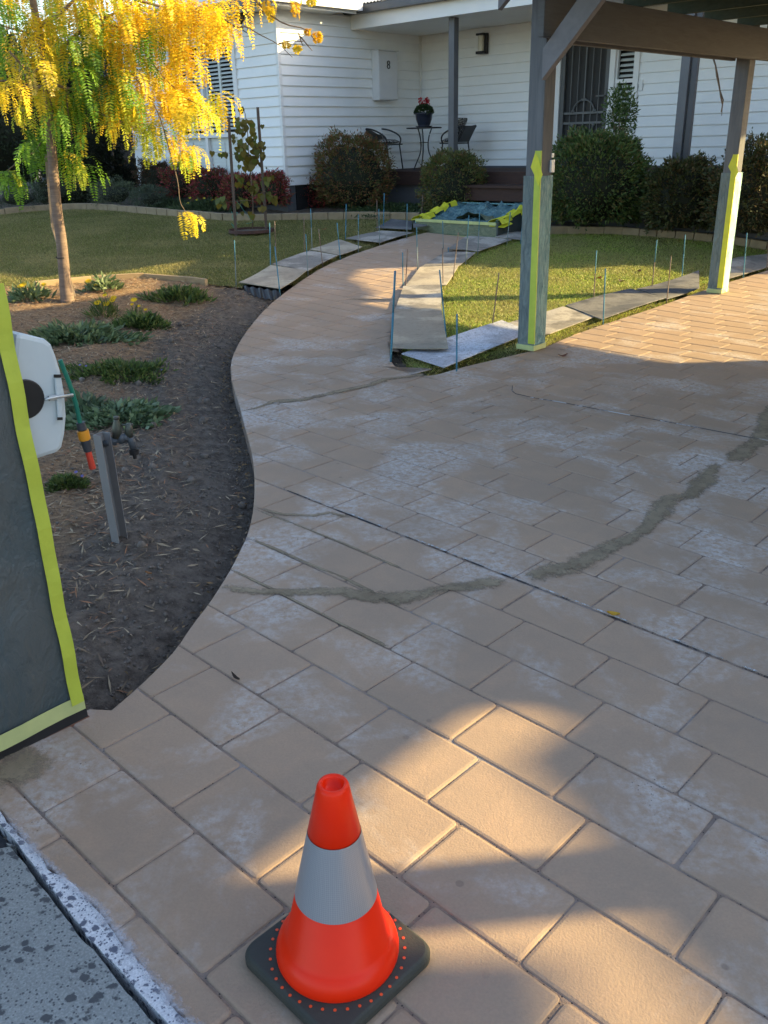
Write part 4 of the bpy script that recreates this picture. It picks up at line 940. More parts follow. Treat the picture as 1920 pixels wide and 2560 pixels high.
# ================================================================== masking boards beside path and drive
def zq(px, py):  return G(px/2.127+560, py/2.127+460)
def z6(px, py):  return G(px/2.304+1200, py/2.304+380)
boards = [
 ('tan hardboard sheet with a dark sprayed edge at the soil end of the path', [zq(80,540), zq(250,448), zq(440,483), zq(300,580)], 'mb_tan', .055),
 ('grey sprayed sheet second from the soil end of the lawn-side row', [zq(256,440), zq(456,364), zq(604,393), zq(445,474)], 'mb_grey', .04),
 ('pale stained sheet third from the soil end of the lawn-side row', [zq(458,358), zq(612,308), zq(735,345), zq(612,388)], 'mb_tan', .045),
 ('long pale sheet in the lawn-side row before the dark ones', [zq(645,302), zq(838,258), zq(1010,268), zq(832,324)], 'mb_grey', .04),
 ('dark crumpled sheet near the masked steps on the lawn side', [zq(805,248), zq(890,200), zq(1003,208), zq(996,258)], 'mb_dark', .05),
 ('black sheet end closest to the masked steps on the lawn side', [zq(1006,206), zq(1060,209), zq(1082,216), zq(1078,248), zq(1006,258)], 'mb_dark', .07),
 ('big tan hardboard sheet lying over the white speckled one', [zq(900,702), zq(1155,690), zq(1192,916), zq(895,912)], 'mb_tan', .085),
 ('two-tone sheet directly above the big tan one', [zq(955,562), zq(1158,556), zq(1155,688), zq(906,698)], 'mb_grey', .045),
 ('sunlit tan sheet on the bend of the path', [zq(1042,458), zq(1248,448), zq(1182,553), zq(964,554)], 'mb_tan', .04),
 ('narrow two-tone sheet above the sunlit one', [zq(1172,376), zq(1338,379), zq(1252,444), zq(1046,456)], 'mb_grey', .04),
 ('grey sheet with a dark stain second from the steps on the right side', [zq(1290,290), zq(1530,310), zq(1350,374), zq(1187,364)], 'mb_grey', .045),
 ('small grey sheet beside the foot of the masked steps', [zq(1442,299), zq(1500,276), zq(1610,268), zq(1604,312)], 'mb_grey', .05),
 ('white speckled sheet at the corner where path meets driveway', [G(1004,894), G(1254,809), G(1330,838), G(1110,927)], 'mb_white', .035),
 ('grey sheet behind the near carport post', [z6(160,1000), z6(480,903), z6(655,965), z6(400,1062), z6(300,1070)], 'mb_grey', .025),
 ('long dark sheet with a pale strip along the sunny lawn', [z6(492,900), z6(866,806), z6(1064,856), z6(700,985)], 'mb_dark', .035),
 ('dark sheet reaching the foot of the far carport post', [z6(900,806), z6(1262,688), z6(1262,796), z6(1074,860)], 'mb_dark', .03),
 ('grey sheet with a white edge just right of the far carport post', [z6(1385,648), z6(1490,618), z6(1700,596), z6(1659,676), z6(1400,752)], 'mb_grey', .03),
]
for lab, quad, mt, dz in boards:
    m = MB(); c = sum(quad)/len(quad); t = .007; pts = []; N = 6
    tz = [rnd.uniform(-.008, .012) for _ in quad]
    # subdivide into a slightly sagging sheet when four-sided
    if len(quad) == 4:
        V = []; 
        for i in range(N+1):
            for j in range(N+1):
                u, v = i/N, j/N; p = quad[0]*(1-u)*(1-v)+quad[1]*u*(1-v)+quad[2]*u*v+quad[3]*(1-u)*v
                zz = float(gz(p[0], p[1]))+dz*.75+(tz[0]*(1-u)*(1-v)+tz[1]*u*(1-v)+tz[2]*u*v+tz[3]*(1-u)*v)+.008*math.sin(math.pi*u)*math.sin(2*math.pi*v+tz[0]*400)
                V.append((p[0], p[1], zz))
        k = (N+1)**2; V2 = [(x, y, z-t) for x, y, z in V]
        F_ = [(i*(N+1)+j, (i+1)*(N+1)+j, (i+1)*(N+1)+j+1, i*(N+1)+j+1) for i in range(N) for j in range(N)]
        F2 = [tuple(k+i for i in f[::-1]) for f in F_]
        rim = [j for j in range(N)]+[i*(N+1)+N for i in range(N)]+[N*(N+1)+j for j in range(N, 0, -1)]+[i*(N+1) for i in range(N, 0, -1)]
        F3 = [(rim[i], rim[(i+1) % len(rim)], k+rim[(i+1) % len(rim)], k+rim[i]) for i in range(len(rim))]
        m.add(V+V2, F_+F2+F3)
    else:
        b = [(p[0], p[1], float(gz(p[0], p[1]))+dz-t) for p in quad]; m.hexa(b, [(x, y, z+t) for x, y, z in b])
    o = build('hardboard_sheet', m, M[mt]); tag(o, lab, 'board', 'loose boards masking the lawn edges')
def overlay(q, dz, mat, nm, parent):
    m = MB(); n = len(q); m.add([(p[0], p[1], float(gz(p[0], p[1]))+dz) for p in q], [tuple(range(n))]); return build(nm, m, mat, parent)

# black builder's plastic beneath the first board and along the path edge
m = MB(); q = [zq(100,548), zq(180,560), zq(270,610), zq(297,588), zq(440,490), zq(300,560)]
V = []; n = 18
for i in range(n+1):
    f = i/n; a = G(610+(700-610)*f, 722+(735-722)*f); b = a+np.array([.02, -.12, 0])
    V += [(a[0], a[1], float(gz(*a[:2]))+.03+.01*math.sin(i*1.7)), (b[0], b[1]+.02*math.sin(i*2.3), float(gz(*b[:2]))-.05+.01*math.cos(i*2.1))]
m.add(V, [(2*i, 2*i+1, 2*i+3, 2*i+2) for i in range(n)])
tag(build('black_plastic', m, M['blacksteel']), 'crumpled black plastic hanging under the first tan board', 'plastic sheet')

# ================================================================== marker rods
def rz(x, y): return (x/2.127+560, y/2.127+460)
def r6(x, y): return (x/2.304+1200, y/2.304+380)
rods = [
 (rz(65,540), rz(55,299), 'g', 'pale rod standing alone in the lawn left of the first tan board'),
 (rz(248,446), rz(242,208), 'b', 'tall blue rod behind the joint of the first two lawn-side boards'),
 (rz(279,440), rz(269,198), 'n', 'brown rod directly behind the front blue rod on the lawn side'),
 (rz(298,585), rz(270,333), 'b', 'front blue ribbed rod at the path corner of the first tan board'),
 (rz(427,370), rz(425,176), 'n', 'brown rod behind the second lawn-side board'),
 (rz(447,482), rz(435,267), 'g', 'grey-blue rod at the path edge of the second lawn-side board'),
 (rz(469,353), rz(461,131), 'g', 'taller grey rod behind the third lawn-side board'),
 (rz(525,438), rz(503,239), 'n', 'leaning brown rod at the path edge of the third board'),
 (rz(619,400), rz(601,207), 'b', 'leaning blue rod between third and fourth lawn-side boards'),
 (rz(646,298), rz(650,106), 'b', 'tall blue rod on the lawn behind the long pale sheet'),
 (rz(714,359), rz(715,162), 'g', 'grey rod at the path edge of the long pale sheet'),
 (rz(815,264), rz(813,88), 'n', 'brown rod behind the dark crumpled sheet'),
 (rz(828,325), rz(823,134), 'g', 'grey-green rod where the long pale sheet ends at the path'),
 (rz(848,238), rz(852,48), 'b', 'tallest blue rod in front of the reddish bush'),
 (rz(972,290), rz(974,105), 'g', 'grey rod in front of the black sheet end'),
 (rz(1048,205), rz(1057,56), 'n', 'thin brown rod left of the masked steps'),
 (rz(1030,459), rz(1024,231), 'g', 'tall grey rod on the path side of the sunlit sheet'),
 (rz(887,947), rz(910,461), 'b', 'thick blue ribbed rod at the lower left corner of the big tan sheet'),
 (rz(965,560), rz(976,346), 'n', 'brown leaning rod left of the sunlit tan sheet'),
 (rz(952,540), rz(950,364), 'b', 'thin blue rod just left of the brown leaning one'),
 (rz(1182,822), rz(1146,456), 'b', 'long leaning blue rod on the lawn side of the big tan sheet'),
 (rz(1165,545), rz(1162,341), 'n', 'brown rod on the sunlit tan sheet'),
 (rz(1166,344), rz(1163,197), 'g', 'grey rod on the path in front of the masked steps'),
 (rz(1217,510), rz(1246,256), 'n', 'rod leaning right at the lawn edge of the sunlit sheet'),
 (rz(1193,370), rz(1192,335), 'b', 'very short blue rod stub on the path edge'),
 (rz(1284,431), rz(1302,166), 'g', 'tall leaning grey rod at the lawn edge of the narrow two-tone sheet'),
 (rz(1349,376), rz(1360,147), 'g', 'tall grey rod in front of the middle of the masked steps'),
 (rz(1503,325), rz(1523,149), 'g', 'grey rod in front of the right part of the masked steps'),
 (rz(1577,318), rz(1598,96), 'b', 'blue-grey rod at the right end of the masked steps'),
 (rz(1237,996), rz(1239,691), 'b', 'blue ribbed rod at the front edge of the white speckled sheet'),
 (rz(1426,760), rz(1462,473), 'n', 'dark twisted rod on the lawn behind the white speckled sheet'),
 (r6(709,990), r6(723,671), 'b', 'blue rod at the drive edge of the long dark sheet'),
 (r6(654,858), r6(672,567), 'n', 'half blue half rusty rod at the sunny lawn edge'),
 (r6(990,785), r6(1020,506), 'n', 'leaning rod at the sunny lawn edge in the middle of the long row'),
 (r6(1075,868), r6(1101,601), 'n', 'rusty rod at the drive edge just left of the far carport post'),
 (r6(1163,718), r6(1183,477), 'b', 'blue rod on the sunny lawn nearest the far carport post'),
 (r6(1376,770), r6(1400,525), 'g', 'grey rod close to the right side of the far carport post'),
 (r6(1423,632), r6(1466,387), 'n', 'leaning brown rod on the lawn right of the far carport post'),
 (r6(1516,723), r6(1538,467), 'b', 'blue rod second to the right of the far carport post'),
 (r6(1650,683), r6(1664,500), 'n', 'rusty rod at the right edge of the picture'),
 (r6(459,463), r6(470,303), 'n', 'thin brown rod in the bed before the big green bush'),
]
for b, t_, k, lab in rods:
    p0 = G(*b, 0.0); p1 = upz(*t_, p0); p0 = p0.copy(); zg = float(gz(p0[0], p0[1])); d = (p1-p0); st_ = p0-d*.12
    r = .0055 if k != 'b' else .0062
    if lab.startswith('thick'): r = .008
    root = thing('marker_rod', lab, 'rod', p0, 'steel rods pushed in beside the boards')
    mid = p0+d*.55
    m = MB(); m.tube([tuple(st_), tuple(mid)], r, 7)
    lowmat = {'b': 'rodblue', 'n': 'rodbrown', 'g': 'rodgrey'}[k]; hi = {'b': 'rodblue', 'n': 'rodbrown', 'g': 'rodblue'}[k]
    if 'half blue' in lab or 'leaning rod at the sunny' in lab or 'close to' in lab: lowmat, hi = 'rodbrown', 'rodblue'
    build('lower_shaft', m, M[lowmat], root, smooth=True)
    m = MB(); m.tube([tuple(mid), tuple(p1)], r*.97, 7); build('upper_shaft', m, M[hi], root, smooth=True)

# ================================================================== masked steps block
ms = thing('masked_steps', 'lower porch steps covered in blue and green plastic film with lime tape', 'covered steps', P(-8.4, 10.7, .22))
a0, a1 = -9.12, -7.62
zg0 = .20
m = MB(); m.boxac(a0, a1, 10.40, 11.42, zg0, .40); m.boxac(a0+.01, a1-.01, 11.24, 11.42, .401, .53); build('step_core', m, M['dark'], ms)
m = MB(); m.boxac(a0+.0, a1-.0, 10.375, 10.397, zg0+.04, .425); build('front_film', m, M['filmclear'], ms, bevel=.006)
m = MB(); m.boxac(a0, a1, 10.370, 10.399, zg0, zg0+.038); build('front_tape', m, M['tapepale'], ms)
# drape: sheet from tread to raised back edge, wavy
m = MB(); V = []; nu, nv = 54, 22
for i in range(nu+1):
    u = i/nu
    for j in range(nv+1):
        v = j/nv; c = 10.38+v*1.02; k_ = max(0, (v-.38)/.62); base = .432+.17*k_*k_*(3-2*k_)
        chk = max(0, 1-min(u, 1-u)/.13); base += .11*chk*min(1, v*1.8)*(1-k_)
        wob = (.07*fbm(np.array([u*9]), np.array([v*5]), 2.0, 4, 6)[0]*2+.016*math.sin(u*31+v*9))*min(1, v*3.5)
        V.append(P(a0+u*(a1-a0), c, base+wob))
m.add(V, [(i*(nv+1)+j, (i+1)*(nv+1)+j, (i+1)*(nv+1)+j+1, i*(nv+1)+j+1) for i in range(nu) for j in range(nv)]); o = build('drape_film', m, M['filmblue'], ms, smooth=True)
for s_, aa in ((1, a0-.02), (-1, a1-.01)):
    m = MB(); pr_ = [(10.38, zg0), (11.42, zg0), (11.42, .61), (11.2, .61), (10.95, .545), (10.65, .44), (10.38, .44)]
    m.hexa([P(aa, c, z) for c, z in pr_], [P(aa+.03, c, z) for c, z in pr_]); build('side_film', m, M['filmdark'] if s_ < 0 else M['filmteal'], ms)
    for k, (c, z, dc, dz, wd, rz_) in enumerate(((11.16, .60, .13, .03, .13, .25), (10.98, .565, .15, .06, .16, -.3), (10.80, .525, .16, .06, .13, .2), (10.60, .475, .17, .03, .20, -.15), (10.46, .455, .13, .01, .24, .35))):
        if s_ < 0 and k == 0: c -= .05
        m = MB(); V = []
        for uu in np.linspace(-1, 1, 6):
            for vv in (-1, 0, 1): V.append(P(aa+.02+s_*.04+uu*wd*.5+vv*dc*.35*rz_, c+vv*dc*.5+uu*.05*rz_, z+.03+vv*dz*.5+.012*math.sin(uu*4+k*2+vv)-(.05 if abs(uu) > .9 else 0)))
        m.add(V, [(i*3+j, i*3+j+1, (i+1)*3+j+1, (i+1)*3+j) for i in range(5) for j in range(2)]); o = build('tape_strip', m, M['tapeyel'], ms); o.modifiers.new('t', 'SOLIDIFY').thickness = .003
m = MB(); V = []; n1, n2 = 16, 8
for i in range(n1+1):
    for j in range(n2+1):
        u = i/n1; v = j/n2; V.append(P(a0+.55+u*.62, 10.62+v*.36, .42+.12*math.sin(math.pi*u)**.8*(1-.55*v)+.012*math.sin(u*19+v*7)))
m.add(V, [(i*(n2+1)+j, (i+1)*(n2+1)+j, (i+1)*(n2+1)+j+1, i*(n2+1)+j+1) for i in range(n1) for j in range(n2)]); build('film_tent', m, M['filmclear'], ms, smooth=True)
m = MB(); m.boxac(a0+.25, a1-.3, 10.60, 10.625, .40, .425); build('film_roll', m, M['filmdark'], ms, bevel=.006)
m = MB(); m.boxac(a0, a1, 10.36, 10.374, .405, .445); build('front_tape', m, M['tapepale'], ms)
m = MB(); m.boxac(a0+.02, a1-.02, 11.36, 11.40, .60, .622); build('top_roll', m, M['filmteal'], ms, bevel=.01)
m = MB(); m.add([P(a0-.22, 10.52, .41), P(a0-.05, 10.42, .42), P(a0+.12, 10.40, .46), P(a0+.10, 10.60, .48), P(a0-.12, 10.66, .50)], [(0, 1, 2, 3, 4)]); o = build('tape_tail', m, M['tapeyel'], ms); o.modifiers.new('t', 'SOLIDIFY').thickness = .006
m = MB(); m.add([P(a1-.1, 10.34, .40), P(a1+.1, 10.42, .38), P(a1+.12, 10.60, .42), P(a1-.04, 10.58, .49)], [(0, 1, 2, 3)]); o = build('tape_tail', m, M['tapeyel'], ms); o.modifiers.new('t', 'SOLIDIFY').thickness = .006

# ================================================================== garden edging
def edging(name, line, L, h, w, mat, label, n_max=60, sink=.02):
    root = thing(name, label, 'edging', (line[0][0], line[0][1], float(gz(*line[0]))))
    ln = np.array(line); seg = np.linalg.norm(np.diff(ln, axis=0), axis=1); cum = np.concatenate([[0], np.cumsum(seg)]); tot = cum[-1]; s = 0; k = 0
    while s < tot-.05 and k < n_max:
        e = min(s+L*(1+rnd.uniform(-.03, .03)), tot)
        p = np.array([np.interp(s+.004, cum, ln[:, 0]), np.interp(s+.004, cum, ln[:, 1])]); q = np.array([np.interp(e-.004, cum, ln[:, 0]), np.interp(e-.004, cum, ln[:, 1])])
        z0 = float(gz(*p)); z1 = float(gz(*q)); dz = rnd.uniform(-.006, .006); hh_ = h+sink
        m = MB(); m.beam((p[0], p[1], z0+h/2-sink/2+dz), (q[0], q[1], z1+h/2-sink/2+dz), w, hh_)
        build('edging_block' if L < .5 else 'edging_timber', m, mat, root, bevel=.006); s = e; k += 1
    return root
edging('brick_edging', back_L, .255, .095, .10, M['edging'], 'row of sandy edging blocks along the back of the left lawn', 80)
edging('brick_edging', back_R[:-1], .255, .095, .10, M['edging'], 'row of sandy edging blocks before the bushes right of the steps', 60)
edging('timber_edging', bed_line[2:-2], .62, .06, .045, M['edgetimber'], 'low timber edging between the mulch bed and left lawn', 30)

# ================================================================== foliage generators
def quat_frames(D, up=None):
    n = len(D); D = D/np.linalg.norm(D, axis=1)[:, None]
    R = RS.normal(size=(n, 3)); S = np.cross(D, R); S /= np.linalg.norm(S, axis=1)[:, None]+1e-9
    return D, S
def leaves(C, D, L, W, colr, fold=.15, S=None):
    """diamond leaves: C base points, D directions, L lengths, W widths"""
    C = np.asarray(C, float); n = len(C); L = np.broadcast_to(L, n)[:, None]; W = np.broadcast_to(W, n)[:, None]
    D = D/ (np.linalg.norm(D, axis=1)[:, None]+1e-9)
    if S is None: _, S = quat_frames(D)
    N = np.cross(D, S)
    V = np.stack([C, C+D*L*.45+S*W*.5+N*W*fold, C+D*L, C+D*L*.45-S*W*.5+N*W*fold], 1).reshape(-1, 3)
    F = np.arange(4*n).reshape(n, 4)
    return V, F, np.repeat(colr, 4, axis=0)
def merge(parts):
    V = []; F = []; C = []; o = 0
    for v, f, c in parts: V.append(v); F.append(f+o); C.append(c); o += len(v)
    return np.vstack(V), np.vstack(F), np.vstack(C)
def pal(n, cols, w=None, var=.25):
    cols = np.array(cols); i = RS.choice(len(cols), n, p=w); c = cols[i]*(1+RS.uniform(-var, var, (n, 1))); return np.clip(c, .002, 1)
def blob_core(center, rr, seed, k=.86):
    m = MB(); V = []; nu, nv = 20, 12
    for i in range(nv+1):
        th = math.pi*i/nv
        for j in range(nu):
            ph = 2*math.pi*j/nu; d = Vector((math.sin(th)*math.cos(ph), math.sin(th)*math.sin(ph), math.cos(th)))
            r = k*(1+.22*(mnoise.noise(d*1.7+Vector((seed, 0, 0)))))
            V.append((center[0]+d.x*rr[0]*r, center[1]+d.y*rr[1]*r, center[2]+d.z*rr[2]*r))
    m.add(V, [(i*nu+j, i*nu+(j+1) % nu, (i+1)*nu+(j+1) % nu, (i+1)*nu+j) for i in range(nv) for j in range(nu)]); return m
def bush(name, label, px_l, px_r, px_top, base_px, n, leafL, leafW, cols, w=None, group=None, depth=.9, seed=1, up=.25, amp=.25, cores=.80, cmax=None):
    B = G(*base_px); T = upz(base_px[0], px_top, B); dist = math.hypot(B[0], B[1]); wl = atd(px_l, (base_px[1]+px_top)/2, dist); wr = atd(px_r, (base_px[1]+px_top)/2, dist)
    rx = np.linalg.norm(wr[:2]-wl[:2])/2; cen = (wl+wr)/2; dirv = np.array([B[0], B[1]])/dist; ctr = np.array([cen[0]+dirv[0]*rx*depth*.6, cen[1]+dirv[1]*rx*depth*.6, 0]); z0 = float(gz(ctr[0], ctr[1]))
    hz = (T[2]-z0)/2; ctr[2] = z0+hz*1.0
    if cmax is not None:
        c_now = float(ctr[:2]@NV)+rx*.75
        if c_now > cmax:
            f = cmax/c_now; ctr = np.array([ctr[0]*f, ctr[1]*f, CAM_H+(ctr[2]-CAM_H)*f]); rx *= f; hz *= f; z0 = ctr[2]-hz
    rx *= 1.06; hz *= 1.03
    root = thing(name, label, 'bush' if 'shrub' not in label else 'shrub', (ctr[0], ctr[1], z0), group)
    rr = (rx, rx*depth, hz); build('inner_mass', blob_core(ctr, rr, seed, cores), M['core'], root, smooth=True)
    U = RS.normal(size=(n, 3)); U /= np.linalg.norm(U, axis=1)[:, None]; U[:, 2] = np.where(U[:, 2] < -.75, -U[:, 2], U[:, 2])
    U = np.sign(U)*np.abs(U)**.82; 
    lump = np.array([mnoise.noise(Vector(u)*2.6+Vector((seed*3.1, 0, 0)))+.5*mnoise.noise(Vector(u)*6.5+Vector((0, seed, 0))) for u in U])
    shoot = np.where(RS.uniform(0, 1, n) < .10, RS.uniform(0, .16, n), 0)*(lump > -.1); r = (1+amp*1.35*lump)*(.78+.22*RS.beta(3, 1.3, n))+shoot; Pp = ctr+U*np.array(rr)*r[:, None]
    Dd = U*np.array([1, 1, .8])+RS.normal(size=(n, 3))*.55+np.array([0, 0, up])
    c = pal(n, cols, w); 
    V, F, C = leaves(Pp, Dd, leafL*RS.uniform(.6, 1.3, n), leafW*RS.uniform(.7, 1.2, n), c)
    build('foliage', (V, F, C), M['leaf_dense'], root); return root, ctr, rr
DG = [(.07, .12, .03), (.11, .16, .04), (.05, .08, .022), (.15, .18, .05)]; RED = [(.30, .04, .05), (.42, .07, .075), (.13, .04, .03), (.08, .10, .03), (.22, .11, .045)]
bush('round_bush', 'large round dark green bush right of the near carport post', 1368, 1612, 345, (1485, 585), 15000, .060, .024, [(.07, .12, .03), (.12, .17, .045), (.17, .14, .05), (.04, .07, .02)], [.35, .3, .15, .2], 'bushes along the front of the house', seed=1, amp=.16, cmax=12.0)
bush('nandina_bush', 'rust tinged round bush beside the left cafe chair', 795, 968, 345, (885, 533), 10500, .055, .018, [(.12, .13, .035), (.20, .09, .04), (.06, .07, .025), (.26, .11, .045), (.16, .15, .045)], None, 'bushes along the front of the house', seed=2, amp=.2, cmax=12.0)
bush('nandina_bush', 'smaller olive green bush just left of the masked steps', 1058, 1206, 388, (1135, 545), 8000, .055, .018, [(.12, .15, .035), (.19, .12, .045), (.06, .085, .028), (.17, .18, .05)], None, 'bushes along the front of the house', seed=3, amp=.2, cmax=12.0)
bush('red_nandina', 'small crimson nandina right of the house corner', 722, 800, 432, (762, 525), 5200, .050, .018, RED, [.3, .25, .2, .15, .1], 'red nandinas in the left bed', seed=4, amp=.38, cmax=11.6)
for i, (l, r, t, bx, by, lb) in enumerate([(640, 718, 438, 680, 520, 'crimson nandina right of the young staked tree'), (560, 650, 442, 602, 518, 'crimson nandina behind the two tree stakes'), (480, 575, 430, 525, 508, 'dark red nandina below the shuttered window'), (410, 500, 420, 452, 500, 'dark red nandina left of the window panels'), (345, 430, 408, 385, 492, 'brownish nandina near the fence end')]):
    bush('red_nandina', lb, l, r, t, (bx, by), 4200, .052, .018, RED if i < 4 else [(.10, .05, .03), (.06, .05, .02)], None, 'red nandinas in the left bed', seed=5+i, amp=.38, cmax=10.2)
bush('dark_bush', 'brown-green rounded bush before the dark fence at left', 275, 372, 402, (322, 490), 5000, .04, .014, [(.06, .05, .02), (.10, .07, .03), (.04, .04, .015)], None, 'bushes along the front of the house', seed=11)
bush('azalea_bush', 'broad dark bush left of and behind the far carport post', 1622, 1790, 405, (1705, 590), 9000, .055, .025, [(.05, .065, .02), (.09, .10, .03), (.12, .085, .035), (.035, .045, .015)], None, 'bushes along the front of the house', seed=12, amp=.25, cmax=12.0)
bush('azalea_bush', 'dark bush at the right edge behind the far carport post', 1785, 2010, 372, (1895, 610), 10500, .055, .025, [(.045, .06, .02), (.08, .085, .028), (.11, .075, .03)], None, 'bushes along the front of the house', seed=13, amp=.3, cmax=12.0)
bush('silver_shrub', 'grey-green airy shrub at the left end of the back bed', 235, 345, 455, (290, 522), 5000, .035, .008, [(.11, .14, .09), (.08, .10, .06), (.15, .17, .08)], None, 'low shrubs in the left bed', seed=14, up=.8, amp=.4, cores=.6)
bush('silver_shrub', 'grey-green airy shrub right of the golden tree trunk', 335, 420, 470, (378, 527), 4200, .035, .008, [(.10, .13, .09), (.07, .09, .05)], None, 'low shrubs in the left bed', seed=15, up=.8, amp=.4, cores=.6)
bush('silver_shrub', 'grey-green airy shrub left of the golden tree trunk', -20, 110, 462, (50, 530), 4200, .035, .008, [(.08, .11, .07), (.06, .08, .045)], None, 'low shrubs in the left bed', seed=16, up=.8, amp=.4, cores=.6)
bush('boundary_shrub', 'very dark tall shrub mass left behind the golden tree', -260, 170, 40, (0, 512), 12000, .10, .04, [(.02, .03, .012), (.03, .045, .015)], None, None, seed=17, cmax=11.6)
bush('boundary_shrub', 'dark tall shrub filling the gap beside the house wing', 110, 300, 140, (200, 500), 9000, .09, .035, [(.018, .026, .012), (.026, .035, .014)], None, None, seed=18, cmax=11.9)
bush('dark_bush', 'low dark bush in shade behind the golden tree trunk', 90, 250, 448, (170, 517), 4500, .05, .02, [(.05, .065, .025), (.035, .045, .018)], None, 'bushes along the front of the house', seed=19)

def strapclump(name, label, cx, cy, rpx, n, L, W, cols, cat='plant', group=None, spread=1.0, up=.9, flowers=None, soil=True, rad_m=None, mat=None):
    B = G(cx, cy); z0 = soil_at(B[0], B[1]) if soil else float(gz(B[0], B[1]))+.03
    dist = math.hypot(B[0], B[1]); r = rad_m or rpx/FPX*dist*1.05
    root = thing(name, label, cat, (B[0], B[1], z0), group)
    ang_ = RS.uniform(0, 2*math.pi, n); lob = 1+.32*np.sin(ang_*3+cx)+.18*np.sin(ang_*7+cy)+.15*RS.normal(size=n); rr = r*np.sqrt(RS.uniform(0, 1, n))*np.clip(lob, .3, 1.5); X = B[0]+rr*np.cos(ang_); Y = B[1]+rr*np.sin(ang_)*.8
    Z = (soil_z(np.stack([X, Y], 1)) if soil else gz(X, Y)+.03)+RS.uniform(-.005, .02, n)
    D = np.stack([np.cos(ang_)*spread*RS.uniform(.2, 1, n), np.sin(ang_)*spread*RS.uniform(.2, 1, n), up*RS.uniform(.25, 1.1, n)], 1)+RS.normal(size=(n, 3))*.25
    D[:, 2] = np.abs(D[:, 2])
    Ls = L*RS.uniform(.5, 1.2, n); c = pal(n, cols)
    base = np.stack([X, Y, Z], 1)
    # stack leaves in height for mounds
    base[:, 2] += RS.uniform(0, 1, n)**1.2*L*1.1*np.clip(1-(rr/r)**2, 0, 1)
    V, F, C = leaves(base, D, Ls, W*RS.uniform(.7, 1.2, n), c, .1)
    build('leaves', (V, F, C), mat or M['leaf'], root)
    if flowers:
        for (fx, fy, fr, fc) in flowers:
            fp_ = atd(fx, fy, dist-.02); m = 12; A = np.linspace(0, 2*math.pi, m, endpoint=False)
            nrm_ = Vector((0, -.5, .85)).normalized(); a_1 = Vector((1, 0, 0)); a_2 = nrm_.cross(a_1)
            D = np.array([tuple(a_1*math.cos(t)+a_2*math.sin(t)+nrm_*.15) for t in A])
            V, F, C = leaves(np.repeat(fp_[None], m, 0), D, fr, fr*.5, pal(m, [fc], var=.12), .05, S=np.array([tuple(Vector(d).cross(nrm_)) for d in D]))
            fo = build('flower', (V, F, C), M['petal_y'], root)
            m_ = MB(); m_.tube([(fp_[0], fp_[1], fp_[2]-.004), (fp_[0]+.01, fp_[1]+.02, max(z0, fp_[2]-.16))], .0022, 5); build('stem', m_, M['twig'], fo)
    return root
YEL = (.80, .52, .01)
gz_c = [(.16, .22, .10), (.10, .15, .06), (.22, .28, .15)]
strapclump('gazania', 'gazania clump with two yellow flowers at the far left', 75, 748, 32, 260, .12, .028, gz_c, group='gazanias in the bed', flowers=[(58, 712, .04, YEL), (109, 712, .035, YEL), (50, 716, .03, YEL)], up=.7)
strapclump('gazania', 'sunlit gazania clump right of the golden tree trunk', 262, 728, 34, 260, .11, .028, gz_c, group='gazanias in the bed', flowers=[(221, 703, .042, YEL), (239, 713, .03, YEL)], up=.6)
strapclump('yellow_daisy', 'four yellow daisies on thin stems right of the trunk', 262, 790, 24, 260, .12, .010, DG, group='gazanias in the bed', flowers=[(244, 757, .04, YEL), (266, 760, .042, YEL), (281, 751, .036, YEL), (284, 745, .036, YEL), (262, 738, .025, YEL)], up=1.2)
strapclump('yellow_daisy', 'smaller yellow daisies on thin stems before the dark clump', 345, 800, 24, 260, .10, .009, DG, group='gazanias in the bed', flowers=[(335, 750, .036, YEL), (330, 761, .02, YEL), (347, 765, .02, YEL), (364, 774, .02, YEL)], up=1.2)
strapclump('ground_cover_clump', 'dark green feathery clump beside the timber edging', 450, 745, 58, 900, .09, .020, DG, group='plant clumps in the bed', up=.9)
strapclump('sage_clump', 'wide clump of long grey-green leaves near the pillar', 185, 845, 115, 1500, .085, .032, [(.12, .17, .075), (.17, .23, .11), (.08, .12, .05)], group='plant clumps in the bed', up=.55, spread=1.4)
strapclump('ground_cover_clump', 'leafy green clump right of the wide sage clump', 355, 815, 48, 800, .075, .026, DG+[(.09, .14, .04)], group='plant clumps in the bed', up=.8)
pur = (.20, .17, .42)
strapclump('purple_flower_mound', 'dark green mound dotted with small purple flowers', 300, 930, 98, 2200, .05, .015, DG, group='plant clumps in the bed', up=.9, flowers=[(x, y, .011, pur) for x, y in [(215, 915), (230, 925), (246, 920), (255, 935), (262, 941), (280, 940), (310, 955), (350, 950), (365, 940), (378, 955), (392, 930), (405, 925), (368, 968), (430, 940), (222, 930), (200, 912), (300, 948), (345, 960)]])
strapclump('sage_clump', 'broad clump of sage-like pointed leaves behind the garden tap', 300, 1045, 108, 1300, .065, .032, [(.14, .20, .10), (.20, .27, .15), (.09, .14, .065)], group='plant clumps in the bed', up=.55, spread=1.4)
strapclump('sage_clump', 'narrow clump of pointed leaves behind the green hose', 215, 1030, 45, 360, .08, .032, [(.10, .15, .08), (.15, .20, .12)], group='plant clumps in the bed', up=.9)
strapclump('purple_flower_mound', 'small low clump with purple flowers below the hose reel', 165, 1210, 36, 1100, .035, .008, DG, group='plant clumps in the bed', up=.7, flowers=[(165, 1205, .01, pur), (178, 1212, .01, pur), (185, 1245, .01, pur), (205, 1190, .01, pur), (190, 1180, .01, pur)])
